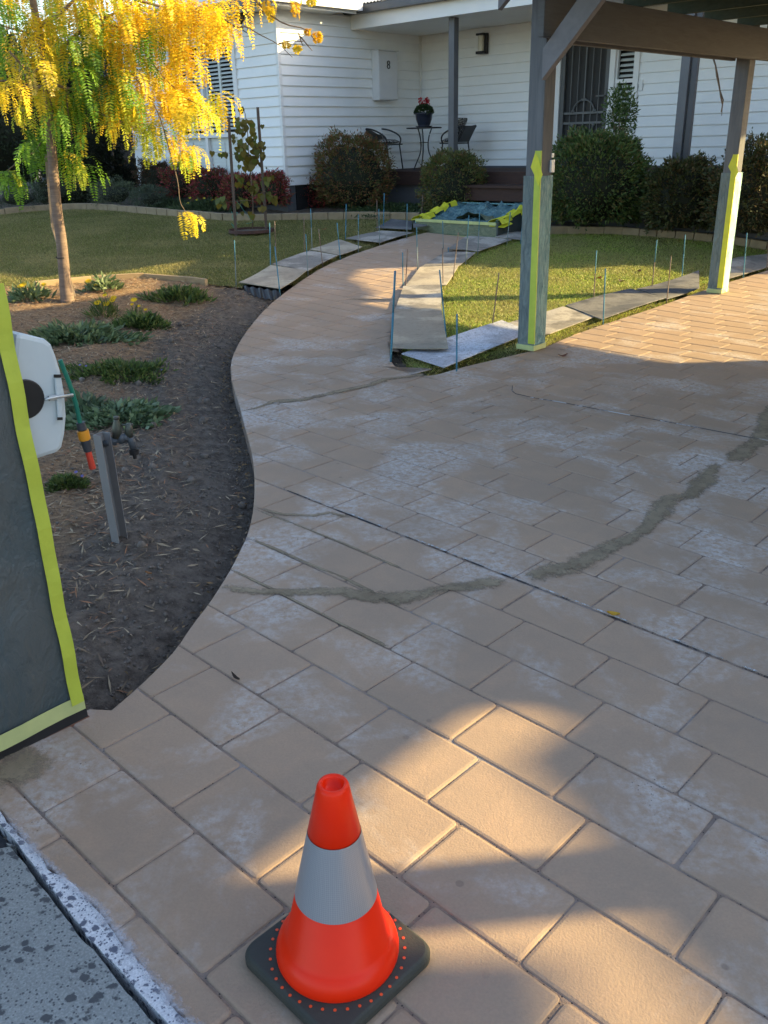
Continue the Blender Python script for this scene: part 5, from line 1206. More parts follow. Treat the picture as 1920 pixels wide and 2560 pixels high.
strapclump('gazania', 'gazania patch with tiny yellow flowers in front of the nandinas', 520, 528, 62, 2200, .12, .02, [(.09, .13, .06), (.06, .09, .04)], group='gazanias in the bed', soil=False, up=.7, flowers=[(x, y, .03, (.55, .45, .03)) for x, y in [(475, 495), (492, 500), (510, 496), (530, 500), (548, 503), (560, 497), (470, 508)]])
strapclump('gazania', 'gazania patch left of the dead hanging twig', 430, 522, 40, 1300, .11, .02, [(.08, .12, .055), (.055, .08, .04)], group='gazanias in the bed', soil=False, up=.7)
strapclump('ground_cover_clump', 'low green ground cover between the rust bush and the edging', 975, 530, 110, 3200, .06, .02, [(.05, .09, .035), (.08, .12, .045)], group='plant clumps in the bed', soil=False, up=.5)

# ------------------------------------------------------------------ golden tree
TB = G(170, 752); TD = math.hypot(TB[0], TB[1]); TB[2] = soil_at(TB[0], TB[1])
tree = thing('golden_robinia', 'young tree with drooping yellow and green feathery leaves left in the bed', 'tree', TB)
def tz(x, y, dd=0): return atd(x/2.592, y/2.592, TD+dd)
trunk_px = [(440, 1950), (430, 1900), (415, 1750), (398, 1550), (372, 1400), (352, 1180), (338, 1000), (322, 850), (312, 700), (308, 550), (300, 460), (275, 300), (240, 150), (212, 0), (190, -120)]
tpts = [tuple(tz(x, y)) for x, y in trunk_px]; tpts[0] = (tpts[0][0], tpts[0][1], TB[2]-.03)
m = MB(); m.tube(smooth_line(tpts, 1), list(np.interp(np.linspace(0, 1, len(smooth_line(tpts, 1))), [0, .03, .15, .5, 1], [.085, .07, .055, .042, .028])), 14); build('trunk', m, M['bark'], tree, smooth=True)
limbs = [([(308, 520), (380, 560), (520, 590), (640, 740), (820, 800), (900, 830)], .016, -.1), ([(305, 560), (200, 570), (60, 520), (-40, 530)], .018, 0), ([(300, 470), (340, 380), (460, 250), (600, 150), (800, 60), (900, 0)], .022, .1),
 ([(245, 170), (330, 130), (420, 60), (520, -40)], .03, -.1), ([(260, 250), (150, 200), (40, 180), (-60, 120)], .014, .1), ([(290, 420), (200, 480), (120, 400), (60, 330)], .018, -.2),
 ([(600, 150), (760, 170), (870, 210), (1000, 440), (1180, 620), (1300, 690)], .010, -.2), ([(900, 0), (1100, 60), (1290, 80), (1420, 40), (1600, 60)], .014, .1), ([(640, 300), (800, 420), (960, 600), (1040, 760), (1110, 1020), (1155, 1180), (1163, 1310), (1195, 1360), (1240, 1440)], .008, -.3),
 ([(1270, 60), (1300, 300), (1340, 470), (1390, 600)], .006, .0), ([(430, 560), (440, 740), (470, 900)], .010, -.1), ([(520, 590), (700, 480), (860, 480), (1000, 560)], .009, .2), ([(330, 640), (350, 760), (240, 980), (100, 1060), (20, 1130)], .009, .1)]
for pl, r, dd in limbs:
    pts = smooth_line([tuple(tz(x, y, dd*min(1, i/2))) for i, (x, y) in enumerate(pl)], 2); m = MB(); m.tube(pts, list(np.linspace(r, r*.3, len(pts))), 8); build('branch', m, M['twig' if r < .012 else 'bark'], tree, smooth=True)
def z2(x, y, dd=0): return atd(480+x/2.592, y/2.592, TD+dd)
for pl in ([(120, 60), (245, 155), (300, 182), (355, 170), (420, 215), (560, 285), (650, 370)], [(390, -20), (480, 80), (600, 160), (740, 185), (780, 240), (800, 270)], [(560, 285), (640, 262), (720, 270)], [(690, 215), (700, 250), (720, 300)], [(700, 235), (780, 330)]):
    m = MB(); pts = smooth_line([tuple(z2(x, y, -.1)) for x, y in pl], 1); m.tube(pts, list(np.linspace(.009, .003, len(pts))), 6); build('twig', m, M['twig'], tree, smooth=True)
fV = []
def frond(b, az, Ln, cols, droop=1.0, npair=15):
    # rachis curve: leaves outwards, then hangs down
    d = np.array([math.cos(az), math.sin(az), .25]); pts = [b.copy()]; st = Ln/npair
    for i in range(npair):
        f = i/npair; dv_ = d*max(.05, .95-1.7*f*droop)+np.array([0, 0, -1])*(.22+1.8*f*droop); dv_ /= np.linalg.norm(dv_); pts.append(pts[-1]+dv_*st)
    pts = np.array(pts); T = np.diff(pts, axis=0); T /= np.linalg.norm(T, axis=1)[:, None]
    s = np.cross(T, np.array([math.sin(az), -math.cos(az), .0])); s = np.cross(T, np.array([math.cos(az), math.sin(az), .9])); s /= np.linalg.norm(s, axis=1)[:, None]
    C = np.repeat(pts[1:], 2, axis=0); sg = np.tile([1, -1], npair)[:, None]; D = np.repeat(s, 2, 0)*sg*1.0+np.repeat(T, 2, 0)*.45+RS.normal(size=(2*npair, 3))*.13
    l = .054*np.repeat(np.sin(np.linspace(.75, 2.7, npair)), 2)+.004
    S = np.repeat(T, 2, 0)+RS.normal(size=(2*npair, 3))*.25; Dn = D/np.linalg.norm(D, axis=1)[:, None]; S = S-Dn*(S*Dn).sum(1)[:, None]; S /= np.linalg.norm(S, axis=1)[:, None]
    cc = np.array(cols)*(1+RS.uniform(-.22, .22, (2*npair, 1)))
    fV.append(leaves(C, D, l, .0165, np.clip(cc, .003, 1), .12, S=S))
YG = {'y': (.80, .62, .04), 'o': (.80, .52, .025), 'l': (.48, .52, .04), 'g': (.18, .34, .03), 'd': (.08, .18, .02), 'p': (.78, .62, .16)}
def spray(p, n, mixs, Ln=.30, spread=.05):
    k = mixs[RS.randint(len(mixs))]; a0 = RS.uniform(0, 2*math.pi)
    for i in range(n):
        kk = k if RS.rand() < .75 else mixs[RS.randint(len(mixs))]
        frond(p+RS.normal(size=3)*np.array([spread, spread, spread*.5])*.6, a0+RS.normal()*1.3, Ln*RS.uniform(.6, 1.2), YG[kk], RS.uniform(.45, 1.25))
crown = [  # zoom-sheet areas: x0,x1,y0,y1 (of spray starts), count, colours, length
 (-80, 110, -60, 330, 26, 'gglg', .26), (-60, 130, 380, 640, 18, 'yylo', .28), (60, 330, -80, 260, 34, 'yooyl', .30), (150, 330, 200, 560, 30, 'oyyyp', .30), (130, 320, 560, 720, 18, 'yyoyl', .28),
 (300, 520, -80, 160, 34, 'yylog', .28), (300, 500, 150, 520, 30, 'lylgy', .28), (330, 480, 480, 700, 14, 'ogyl', .26), (480, 720, -80, 200, 40, 'yylgp', .28), (480, 760, 180, 520, 44, 'gdgly', .28),
 (500, 620, 500, 700, 14, 'gdg', .26), (640, 760, 540, 700, 15, 'oygy', .26), (720, 960, -80, 180, 40, 'oyoyl', .30), (740, 900, 180, 420, 26, 'gyoyl', .30), (650, 900, 620, 800, 22, 'oyyol', .26), (820, 1000, 420, 760, 28, 'yoylg', .28),
 (960, 1100, 50, 300, 24, 'gglyo', .30), (1060, 1240, -60, 260, 38, 'oyyol', .32), (1000, 1180, 380, 640, 36, 'oyyoy', .32), (1160, 1290, 300, 640, 28, 'yoyyo', .30), (1060, 1240, 560, 720, 24, 'lylyy', .30),
 (1240, 1420, -60, 200, 40, 'oyyyo', .34), (1380, 1480, 20, 180, 20, 'oyyp', .30), (1270, 1420, 600, 740, 18, 'lllyl', .30), (1380, 1440, 560, 640, 7, 'ooy', .30), (960, 1060, 760, 900, 10, 'lgy', .24), (1070, 1130, 820, 900, 6, 'oy', .26),
 (370, 560, 680, 880, 22, 'gglgy', .30), (390, 480, 880, 1080, 12, 'glgy', .30), (500, 600, 980, 1080, 10, 'ggl', .30), (120, 300, 840, 960, 16, 'ggdg', .26), (180, 300, 920, 1020, 9, 'gdg', .24), (0, 140, 1100, 1160, 12, 'ggl', .24), (1130, 1190, 960, 1010, 6, 'gl', .22), (1200, 1270, 940, 980, 7, 'yylo', .24), (1180, 1205, 1375, 1385, 2, 'yo', .24),
 (1440, 1600, -60, 10, 8, 'oyy', .28), (660, 780, 480, 600, 8, 'og', .26), (840, 1000, 860, 930, 8, 'gll', .22)]
for x0, x1, y0, y1, n, mx, Ln in crown:
    for _ in range(max(2, int(n*.38))): spray(tz(RS.uniform(x0, x1), RS.uniform(y0, y1), RS.uniform(-.5, .5)), 4, mx, Ln*1.25)
for (x, y, n_, mx, Ln) in [(500, 40, 3, 'yy', .14), (630, 10, 4, 'yyo', .16), (800, 205, 2, 'oy', .10), (690, 290, 2, 'oy', .09), (770, 190, 2, 'oo', .09), (600, 265, 2, 'py', .08), (480, -20, 4, 'yo', .2), (760, -30, 3, 'yy', .12)]: spray(z2(x, y, -.1), n_, mx, Ln, .015)
# upper crown outside the frame, shading the bed a little
for _ in range(70): spray(tz(RS.uniform(-200, 1200), RS.uniform(-500, -100), RS.uniform(-.8, .8)), 4, 'yolg', .3)
build('crown', merge(fV), M['leaf_glow'], tree)
m = MB(); m.beam(tuple(tz(342, 1460, .12)), tuple(tz(300, 1000, .12)), .035, .035); m.beam(tuple(tz(342, 1460, .12)), (TB[0]+.02, TB[1]+.15, TB[2]), .035, .035)
tag(build('tree_stake', m, M['stakepale']), 'pale timber stake just behind the golden tree trunk', 'stake', 'tree stakes')
m = MB(); m.lathe([(.058, 0), (.058, .01)], tuple(tz(400, 1672)), 14); build('tree_tie', m, M['black'], tree)

# ------------------------------------------------------------------ young staked tree with heart leaves
s1b, s2b = G(590, 588), G(666, 572)
for (b, t, lb) in ((s1b, (571, 292), 'left of the two weathered stakes holding the young tree'), (s2b, (644, 268), 'right of the two weathered stakes holding the young tree')):
    T_ = upz(*t, b); m = MB(); m.beam((b[0], b[1], b[2]-.05), tuple(T_), .042, .042); tag(build('tree_stake', m, M['stake'], bevel=.003), lb, 'stake', 'tree stakes')
yb = G(628, 575); yd = math.hypot(yb[0], yb[1]); yt = thing('young_redbud', 'young tree with olive heart-shaped leaves tied between two stakes', 'tree', yb)
def yp(x, y, dd=0): return atd(480+x/2.592, y/2.592, yd+dd)
m = MB()
for pl, r in (([(392, 1480), (395, 1300), (380, 1130), (368, 1000), (360, 850), (345, 740), (330, 690)], .011), ([(368, 1000), (300, 1010), (230, 990), (170, 985), (130, 990)], .005), ([(380, 1130), (430, 1020), (450, 930)], .005), ([(360, 850), (290, 800), (270, 760)], .005), ([(395, 1300), (330, 1300), (210, 1310)], .006), ([(390, 1280), (470, 1240), (540, 1290)], .006)):
    m.tube([tuple(yp(x, y)) for x, y in pl], list(np.linspace(r, r*.4, len(pl))), 6)
build('trunk', m, M['twig'], yt, smooth=True)
def heart(c, sz, dirv, col):
    prof = [(0, 0), (.32, -.12), (.5, .12), (.45, .45), (.2, .8), (0, 1.05), (-.2, .8), (-.45, .45), (-.5, .12), (-.32, -.12)]
    d = Vector(dirv).normalized(); s = d.cross(Vector((RS.normal()*.4, -1, RS.normal()*.4))).normalized(); return [tuple(Vector(c)+s*x*sz+d*y*sz) for x, y in prof]
hm = MB(); hc = []
areas = [(260, 350, 760, 880, 14), (330, 410, 780, 900, 16), (270, 330, 900, 1030, 12), (300, 440, 900, 1080, 30), (400, 465, 900, 1020, 10), (330, 400, 1000, 1080, 14), (310, 350, 690, 740, 4), (165, 235, 985, 1000, 5), (125, 135, 980, 990, 1), (160, 260, 1270, 1340, 8), (280, 350, 1130, 1200, 6), (340, 420, 1150, 1240, 12), (300, 350, 1280, 1320, 6), (430, 560, 1240, 1350, 14), (440, 520, 1130, 1200, 5), (320, 400, 1370, 1400, 4), (430, 470, 800, 1000, 4)]
for x0, x1, y0, y1, n_ in areas:
    for _ in range(n_):
        v = heart(yp(RS.uniform(x0, x1), RS.uniform(y0, y1), RS.uniform(-.15, .15)), RS.uniform(.06, .10), (RS.normal()*.3, RS.normal()*.3, -1), None); hm.add(v, [tuple(range(10))]); hc += [pal(1, [(.16, .13, .02), (.20, .15, .025), (.12, .10, .02), (.13, .15, .03)])[0]]*10
o = build('leaves', hm, M['leaf'], yt); at = o.data.color_attributes.new('Col', 'FLOAT_COLOR', 'POINT'); at.data.foreach_set('color', np.column_stack([np.array(hc), np.ones(len(hc))]).astype(np.float32).ravel())
m = MB(); cr_ = (s1b+s2b)/2; m.lathe([(.0, .0), (.30, .004), (.34, -.01)], (cr_[0], cr_[1], float(gz(*cr_[:2]))+.012), 28); tag(build('mulch_ring', m, M['soil']), 'round mulch patch at the foot of the young staked tree', 'mulch')
M['rust'] = simple('rusty_edging', (.09, .04, .03), (.06, .03, .025), .8, 20)
m = MB(); m.lathe([(.335, 0), (.335, .045), (.342, .045), (.342, 0)], (cr_[0], cr_[1], float(gz(*cr_[:2]))), 28); tag(build('ring_edging', m, M['rust']), 'rusty round edging ring around the staked tree', 'edging')
m = MB(); pts = [yp(x, y, -.1) for x, y in [(255, 1370), (262, 1385), (300, 1372), (285, 1400), (255, 1390), (270, 1430), (300, 1450), (268, 1465), (250, 1440), (275, 1480)]]
m.tube(smooth_line([tuple(p) for p in pts], 2), .004, 5)
m.tube(smooth_line([tuple(yp(x, y, -.1)) for x, y in [(290, 1300), (340, 1370), (380, 1420), (400, 1440), (350, 1450)]], 2), .0025, 5)
M['twine'] = simple('green_twine', (.05, .30, .24), (.04, .25, .20), .7)
tag(build('garden_twine', m, M['twine'], smooth=True), 'loose turquoise twine knotted around the left tree stake', 'twine')

# ================================================================== porch furniture and pots
def Q(a, c, z): return tuple(P(a, c, z))
TA_, TC_ = -11.02, 12.78
tbl = thing('cafe_table', 'small round black bistro table on the porch', 'table', Q(TA_, TC_, DZ))
m = MB(); m.lathe([(0, 0), (.31, 0), (.315, .008), (.315, .022), (0, .024)], Q(TA_, TC_, DZ+.675), 32); build('tabletop', m, M['blacksteel'], tbl)
for k in range(3):
    t = k*2*math.pi/3+.4; cs, sn = math.cos(t), math.sin(t)
    pr_ = [(.14, .675), (.09, .55), (.07, .40), (.09, .27), (.17, .14), (.22, .06), (.25, .0)]
    m = MB(); m.tube(smooth_line([Q(TA_+r*cs, TC_+r*sn, DZ+z) for r, z in pr_], 2), .011, 8); build('leg', m, M['blacksteel'], tbl, smooth=True)
m = MB(); pts = [Q(TA_+.075*math.cos(t), TC_+.075*math.sin(t), DZ+.45) for t in np.linspace(0, 2*math.pi, 20)]; m.tube(pts, .007, 6); build('ring', m, M['blacksteel'], tbl, smooth=True)
def chair(ca, cc_, face, lab):
    root = thing('cafe_chair', lab, 'chair', Q(ca, cc_, DZ), 'cafe chairs on the porch')
    # local axes: f = facing direction, s = side; in house grid
    f = np.array([math.cos(face), math.sin(face)]); s = np.array([-f[1], f[0]])
    def K(u, v, z): q_ = np.array([ca, cc_])+f*u+s*v; return Q(q_[0], q_[1], DZ+z)
    for sg in (1, -1):
        m = MB(); m.tube([K(.20, sg*.22, 0), K(.14, sg*.21, .43)], .012, 8); build('front_leg', m, M['blacksteel'], root, smooth=True)
        m = MB(); m.tube([K(-.22, sg*.20, 0), K(-.14, sg*.21, .43), K(-.24, sg*.22, .62), K(-.30, sg*.21, .70)], .012, 8); build('rear_leg', m, M['blacksteel'], root, smooth=True)
        m = MB(); m.tube(smooth_line([K(-.29, sg*.21, .70), K(-.12, sg*.25, .68), K(.08, sg*.26, .60), K(.16, sg*.24, .52), K(.14, sg*.21, .42)], 2), .014, 8); build('armrest', m, M['blacksteel'], root, smooth=True)
    m = MB(); b = [K(.20, -.22, .42), K(.20, .22, .42), K(-.16, .21, .41), K(-.16, -.21, .41)]; m.hexa(b, [(x, y, z+.02) for x, y, z in b]); build('seat', m, M['blacksteel'], root)
    m = MB(); b = [K(-.15, -.2, .44), K(-.15, .2, .44), K(-.30, .2, .70), K(-.30, -.2, .70)]; e = np.append(P(f[0], f[1], 0)[:2], 0)*.012; m.hexa(b, [tuple(np.array(v)-e) for v in b]); build('backrest', m, M['blacksteel'], root)
    m = MB(); n1, n2 = 10, 10; V = []
    for i in range(n1+1):
        for j in range(n2+1):
            u = i/n1*2-1; v = j/n2*2-1; h = .05*max(0, (1-u**4))*max(0, (1-v**4)); V.append(K(.02+u*.18*(1-.08*v*v), v*.2*(1-.08*u*u), .47+h))
    for i in range(n1+1):
        for j in range(n2+1):
            u = i/n1*2-1; v = j/n2*2-1; h = .04*max(0, (1-u**4))*max(0, (1-v**4)); V.append(K(.02+u*.18*(1-.08*v*v), v*.2*(1-.08*u*u), .47-h*.7))
    k = (n1+1)*(n2+1); m.add(V, [(i*(n2+1)+j, (i+1)*(n2+1)+j, (i+1)*(n2+1)+j+1, i*(n2+1)+j+1) for i in range(n1) for j in range(n2)]+[(k+i*(n2+1)+j, k+i*(n2+1)+j+1, k+(i+1)*(n2+1)+j+1, k+(i+1)*(n2+1)+j) for i in range(n1) for j in range(n2)])
    build('seat_cushion', m, M['cushion'], root, smooth=True); return K, root
chair(-11.60, 12.42, rad(10), 'left cafe chair with a flat patterned cushion against the side wall')
K, c2 = chair(-10.52, 13.05, rad(190), 'right cafe chair with an upright cushion half behind the porch post')
m = MB(); b = [K(.0, -.19, .50), K(.0, .19, .50), K(-.17, .19, .83), K(-.17, -.19, .83)]; e = np.append(P(math.cos(rad(190)), math.sin(rad(190)), 0)[:2], 0)*.09; m.hexa(b, [tuple(np.array(v)+e) for v in b]); build('back_cushion', m, M['cushion'], c2, bevel=.035)
pf = thing('geranium_pot', 'dark glazed pot of red geraniums standing on the cafe table', 'potted plant', Q(TA_, TC_, DZ+.70))
pz = DZ+.70
m = MB(); m.lathe([(0, 0), (.13, 0), (.15, .012), (.15, .018), (.10, .02), (.105, .03), (.14, .12), (.15, .20), (.165, .21), (.165, .235), (.145, .235), (.14, .2), (0, .2)], Q(TA_, TC_, pz), 28); build('pot', m, M['pot'], pf, smooth=True)
n = 420; U = RS.normal(size=(n, 3)); U /= np.linalg.norm(U, axis=1)[:, None]; U[:, 2] = abs(U[:, 2]); b = np.array(Q(TA_, TC_, pz+.23))+U*np.array([.14, .14, .11])
V, F, C = leaves(b, U+RS.normal(size=(n, 3))*.4, .05, .045, pal(n, [(.03, .06, .02), (.05, .08, .03)])); build('foliage', (V, F, C), M['leaf_dense'], pf)
for k in range(9):
    c_ = np.array(Q(TA_, TC_, pz+.40))+np.array([RS.uniform(-.08, .08), RS.uniform(-.05, .05), RS.uniform(-.04, .05)]); n = 26; U = RS.normal(size=(n, 3)); U /= np.linalg.norm(U, axis=1)[:, None]
    V, F, C = leaves(c_+U*.015, U, .028, .026, pal(n, [(.5, .008, .03)])); fo = build('flower_head', (V, F, C), M['petal_r'], pf)
pb = onc(1545, 352, 12.35); shr = thing('potted_shrub', 'slender green shrub in a terracotta pot on the deck by the front door', 'potted plant', (pb[0], pb[1], DZ))
sa, sc_ = ac(pb)
m = MB(); m.lathe([(0, 0), (.13, 0), (.19, .26), (.205, .26), (.205, .30), (.18, .30), (.17, .25), (0, .25)], (pb[0], pb[1], DZ), 24); build('pot', m, M['terracotta'], shr, smooth=True)
m = MB()
for k in range(7):
    t = k*.9; m.tube([(pb[0], pb[1], DZ+.25), (pb[0]+.05*math.cos(t), pb[1]+.05*math.sin(t), DZ+.5), (pb[0]+.15*math.cos(t), pb[1]+.15*math.sin(t), DZ+.85)], [.009, .007, .003], 5)
build('stems', m, M['twig'], shr, smooth=True)
n = 1500; U = RS.normal(size=(n, 3)); U /= np.linalg.norm(U, axis=1)[:, None]; b = np.array([pb[0], pb[1], DZ+.78])+U*np.array([.26, .26, .40])*(RS.uniform(0, 1, n)**.5)[:, None]
V, F, C = leaves(b, U*.6+RS.normal(size=(n, 3))*.5+[0, 0, .3], .052, .022, pal(n, [(.05, .10, .025), (.09, .15, .04), (.14, .19, .06)])); build('foliage', (V, F, C), M['leaf'], shr)

# ================================================================== background fence at the left
fen = thing('dark_paling_fence', 'dark paling fence in shade left of the house wing', 'fence', P(-19, 12.6, .5))
for k in range(70):
    a = -16.5-k*.11; m = MB(); m.boxac(a-.095, a, 12.4+.004*(k % 2), 12.42+.004*(k % 2), .45, 2.35+.02*rnd.random()); build('paling', m, M['fence_dark'], fen)
nb_ = MB(); nb_.boxac(-32, -19, 16, 24, .4, 4.4); nbh = thing('neighbour_house', 'pale roofed house far behind the golden tree crown', 'house', P(-25, 16, .4)); build('wall', nb_, M['basegrey'], nbh)
corr('roof', P(-32.5, 15.5, 4.4), EV, NV, 14, 5, .35, M['roof'], nbh, pitch=.3, th=.03)

# ================================================================== unseen blockers added beyond the right edge to shade the yard
def lit_plane(X, px_list):
    out = []
    for p in px_list:
        g = G(*p); d = X-g[0]; out.append((g[1]+d*math.tan(rad(90-SUN_AZ)), g[2]+d/math.cos(rad(90-SUN_AZ))*math.tan(rad(SUN_EL))))
    return out
XH = 9.6
hb = lit_plane(XH, [(1800, 2530), (1700, 2470), (1650, 2400), (1560, 2290), (1450, 2245)])
hm_ = lit_plane(XH, [(1420, 2100), (1400, 2040), (1330, 2010), (1285, 1930), (1290, 1880), (1345, 1820), (1420, 1790)])
hp2 = lit_plane(XH, [(1330, 1735), (1420, 1712), (1520, 1680), (1500, 1645), (1400, 1650), (1290, 1660), (1210, 1690)])
blocker = thing('hedge_blocker', 'added shade hedge along the right boundary outside the picture', 'blocker', (XH, 2.5, 0))  # unseen blocker, top edge cut to shape the sun patches on the drive
top = [(-6, 3.2), (1.9, 3.35), (2.2, 3.385), (2.46, 3.42), (2.75, 3.455), (2.92, 3.485), (3.08, 3.42), (3.17, 3.465), (3.23, 3.35), (3.39, 3.34), (3.43, 3.9), (7.2, 4.6)]
m = MB(); pl = top+[(7.2, -.2), (-6, -.2)]; m.hexa([(XH, y, z) for y, z in pl], [(XH+.5, y, z) for y, z in pl]); build('blocker_mass', m, M['core'], blocker)
ov = MB(); ov.box(XH-.1, XH+.5, -2.0, 3.22, 4.15, 7.2); ov.box(XH-.08, XH+.48, -2.0, 2.37, 3.66, 4.149); ov.box(XH-.1, XH+.5, 3.221, 7.2, 3.53, 7.2); build('crown_blocker', ov, M['core'], blocker)  # blocks added out of view to keep sun off the pillar side
n = 5000; yy = RS.uniform(-6, 7.2, n); zt = np.interp(yy, [t[0] for t in top], [t[1] for t in top])
zz = RS.uniform(0, 1, n)*zt; V, F, C = leaves(np.stack([np.full(n, XH-.01), yy, zz*.985], 1), RS.normal(size=(n, 3))*.6+[-1, 0, -.2], .07, .03, pal(n, DG)); build('foliage', (V, F, C), M['leaf_dense'], blocker)
bt_ = thing('tree_blocker', 'added shade-casting tree on the right boundary outside the picture', 'tree', (XH+1.4, 11.4, 0))  # added out of view, its limb placed to shade path and left lawn
m = MB(); m.tube([(XH+1.4, 12.9, -.2), (XH+1.4, 12.9, 3), (XH+1.3, 12.6, 5)], [.16, .13, .1], 10); build('trunk', m, M['bark'], bt_)
m = MB(); m.tube([(XH+1.3, 13.3, 4.3), (XH, 12.9, 4.28), (XH, 12.2, 4.25), (XH, 11.3, 4.24), (XH, 10.4, 4.12), (XH, 9.4, 4.10)], [.12, .42, .42, .41, .42, .30], 12); build('limb_blocker', m, M['bark'], bt_)

# ================================================================== loose litter, mulch, grass
def scatter_in(poly, n, x0, x1, y0, y1, bias=0):
    out = []
    while len(out) < n:
        p = np.stack([RS.uniform(x0, x1, n), RS.uniform(y0, y1, n)], 1); p = p[inside(p, poly)]; out += list(p)
    return np.array(out[:n])
near_bed = bed_in
def notdrive(p): return ~inside(p, OUT) & (seg_dist(p, EL) > .03)
p = scatter_in(near_bed, 60000, -5.5, -.2, .8, 11.5); p = p[notdrive(p)]; d = seg_dist(p, np.vstack([side, EL])); keep = RS.uniform(0, 1, len(p)) < np.clip((d-.12)/.6, .16, 1); p = p[keep]; n = len(p)
C0_ = np.column_stack([p, soil_z(p)+RS.uniform(.0, .012, n)]); az = RS.uniform(0, 2*math.pi, n); D = np.stack([np.cos(az), np.sin(az), RS.normal(0, .22, n)], 1)
V, F, C = leaves(C0_, D, RS.uniform(.025, .085, n), RS.uniform(.004, .009, n), pal(n, [(.36, .26, .16), (.24, .17, .105), (.14, .10, .07), (.40, .31, .20), (.30, .15, .08)], var=.3), .1, S=np.stack([-np.sin(az), np.cos(az), RS.normal(0, .3, n)], 1))
tag(build('straw_mulch', (V, F, C), M['straw']), 'straw and bark mulch strewn over the soil of the left bed', kind='stuff')
# clods
ico = bpy.data.meshes.new('tmp'); import bmesh
bm = bmesh.new(); bmesh.ops.create_icosphere(bm, subdivisions=1, radius=1); iv = np.array([v.co[:] for v in bm.verts]); ifc = np.array([[v.index for v in f.verts] for f in bm.faces]); bm.free()
p = scatter_in(near_bed, 15000, -2.6, -.2, .8, 8.2); p = p[notdrive(p)]; d = seg_dist(p, np.vstack([side, EL])); p = p[RS.uniform(0, 1, len(p)) < np.clip(1.25-d*.85, .05, 1)]; n = len(p)
sz = .0035+.011*RS.beta(1, 5, n)+.02*(RS.uniform(0, 1, n) > .992); J = iv[None]*(sz[:, None, None])*RS.uniform(.55, 1.35, (n, len(iv), 3)); V = (J+np.column_stack([p, soil_z(p)+sz*.3])[:, None, :]).reshape(-1, 3)
F = (ifc[None]+(np.arange(n)*len(iv))[:, None, None]).reshape(-1, 3)
tag(build('soil_clods', (V, F, None), M['clod'], smooth=False), 'small crumbly clods of dark soil beside the path', kind='stuff')
# debris in the gap along drive edges
def edge_litter(line, n, w, cols, nm, lab, L=(.01, .035), sgn=1):
    ln = np.array(line); seg = np.linalg.norm(np.diff(ln, axis=0), axis=1); cum = np.concatenate([[0], np.cumsum(seg)]); s = RS.uniform(0, cum[-1], n)
    X = np.interp(s, cum, ln[:, 0]); Y = np.interp(s, cum, ln[:, 1]); X += RS.uniform(-w, w, n); Y += RS.uniform(-w, w, n); q = np.stack([X, Y], 1); q = q[~inside(q, OUT)]; k = len(q)
    az = RS.uniform(0, 6.28, k); D = np.stack([np.cos(az), np.sin(az), RS.normal(0, .4, k)], 1)
    V, F, C = leaves(np.column_stack([q, gz(q[:, 0], q[:, 1])-RS.uniform(.01, .07, k)]), D, RS.uniform(*L, k), RS.uniform(.004, .012, k), pal(k, cols, var=.3)); tag(build(nm, (V, F, C), M['straw']), lab, kind='stuff')
edge_litter(EL, 2200, .09, [(.16, .11, .07), (.07, .055, .045), (.28, .18, .09)], 'edge_litter', 'dry leaf litter in the dug edge beside the path')
edge_litter(RT[:-1], 4200, .10, [(.20, .155, .10), (.10, .085, .06), (.28, .22, .13)], 'edge_litter', 'dry grass bits in the gap along the driveway boards')
m = MB(); V = []; ri = np.vstack([RT[:-1]]); 
gs = grid_sheet('edge_soil', -.2, 6.5, 5.0, 14, .05, lambda p: gz(p[:, 0], p[:, 1])-.055+.02*fbm(p[:, 0], p[:, 1], 12, 3, 4), lambda p: (seg_dist(p, RT) < .32), M['soil'], lambda p: np.full((len(p), 3), .3)); tag(gs, kind='structure')
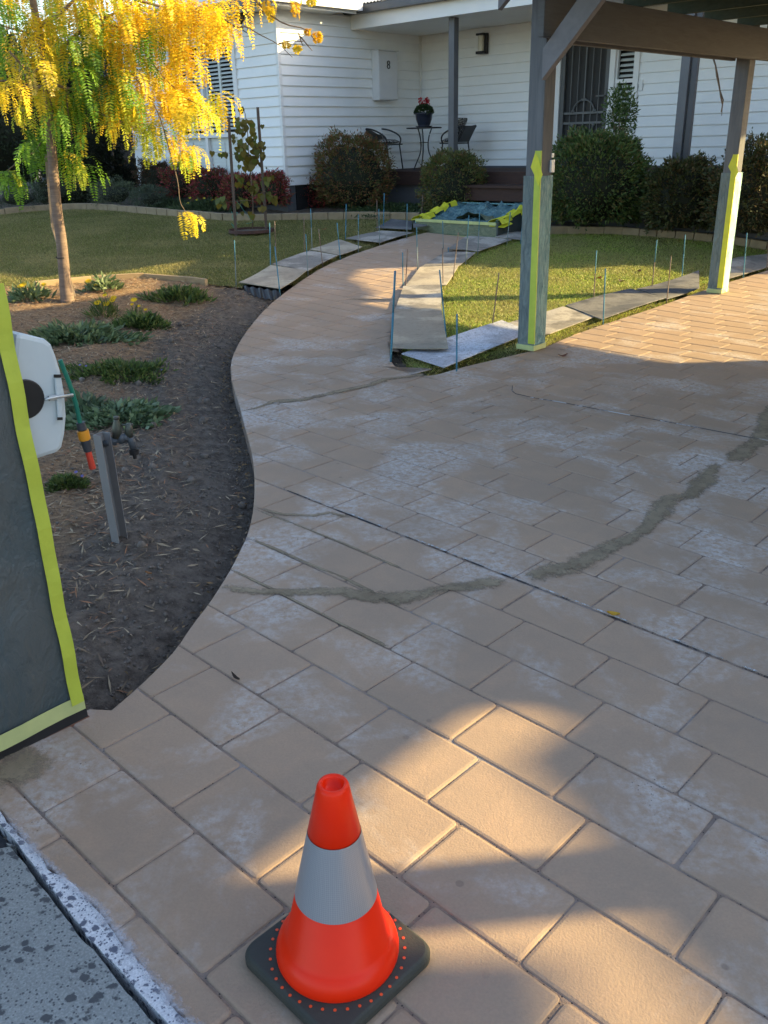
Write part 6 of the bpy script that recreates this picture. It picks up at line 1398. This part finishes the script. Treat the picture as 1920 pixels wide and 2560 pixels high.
# grass blades
def grass(poly, n, box_, hgt, cols, nm, lab, excl=None):
    p = scatter_in(poly, n, *box_); p = p[~inside(p, OUT)]
    p = p[(seg_dist(p, RT) > .10) & (seg_dist(p, EL) > .10)]
    n = len(p); den = fbm(p[:, 0], p[:, 1], 1.6, 3, 21)
    az = RS.uniform(0, 6.28, n); D = np.stack([np.cos(az)*.7, np.sin(az)*.7, RS.uniform(.4, 1.2, n)], 1)
    c = pal(n, cols, var=.3); dry = np.clip((den+.12)*3.0, 0, 1)[:, None]*.55; c = c*(1-dry)+np.array([.40, .34, .15])*dry
    V, F, C = leaves(np.column_stack([p, lawn_z(p)-.003]), D, hgt*RS.uniform(.5, 1.3, n), .0055, c); tag(build(nm, (V, F, C), M['leaf']), lab, kind='stuff')
grass(lawnR_poly, 150000, (-.5, 9, 5.5, 14.6), .032, [(.32, .44, .07), (.44, .49, .10), (.24, .33, .06), (.50, .45, .17)], 'lawn_grass', 'short grass of the lawn right of the path')
grass(lawnL_poly, 170000, (-8, 2.2, 8.2, 18), .030, [(.19, .215, .055), (.26, .245, .075), (.14, .165, .04), (.33, .28, .13)], 'lawn_grass', 'short sparse grass of the lawn left of the path')
# fallen leaves
def fleaf(x, y, L, W, col, lab, az, curl=.01, mat=None):
    g = G(x, y); m = MB(); n = 8; V = []
    for i in range(n+1):
        f = i/n; w = W*math.sin(math.pi*min(1, f*.95+.02))/2; cx_ = (f-.5)*L; z = curl*(abs(f-.5)*2)**1.5+.004
        for s in (-1, 0, 1): V.append((g[0]+cx_*math.cos(az)-s*w*math.sin(az), g[1]+cx_*math.sin(az)+s*w*math.cos(az), g[2]+z+(.006 if s else 0)))
    m.add(V, [(i*3+k, (i+1)*3+k, (i+1)*3+k+1, i*3+k+1) for i in range(n) for k in range(2)]); o = build('fallen_leaf', m, simple('dry_leaf', col, tuple(c*.7 for c in col), .8, 40)); tag(o, lab, 'leaf', 'fallen leaves')
fleaf(1407, 893, .08, .045, (.20, .07, .035), 'curled brown leaf on the drive right of the near post', .3, .02)
fleaf(1533, 1540, .045, .03, (.55, .30, .02), 'yellow leaf lying on the long dark joint', -.4, .006)
fleaf(590, 1700, .05, .012, (.07, .045, .03), 'narrow dark curved leaf in a joint near the soil', -.9, .01)
fleaf(1499, 697, .08, .05, (.45, .12, .03), 'orange leaf on the sunny lawn behind the near post', .9, .02)
fleaf(1554, 705, .09, .06, (.10, .07, .04), 'dark dry leaf on the sunny lawn', 2.1, .02)
fleaf(1598, 680, .08, .05, (.22, .12, .06), 'pale brown leaf further back on the sunny lawn', 1.1, .02)
fleaf(810, 575, .09, .05, (.35, .14, .04), 'orange leaf on the shaded lawn left of the path', .5, .02)
fleaf(372, 1437, .035, .012, (.35, .16, .06), 'small orange leaf on the soil above the masked board', -.5, .004)
fleaf(252, 1502, .05, .02, (.30, .23, .15), 'pale dry leaf on the soil close to the pillar', 1.2, .01)
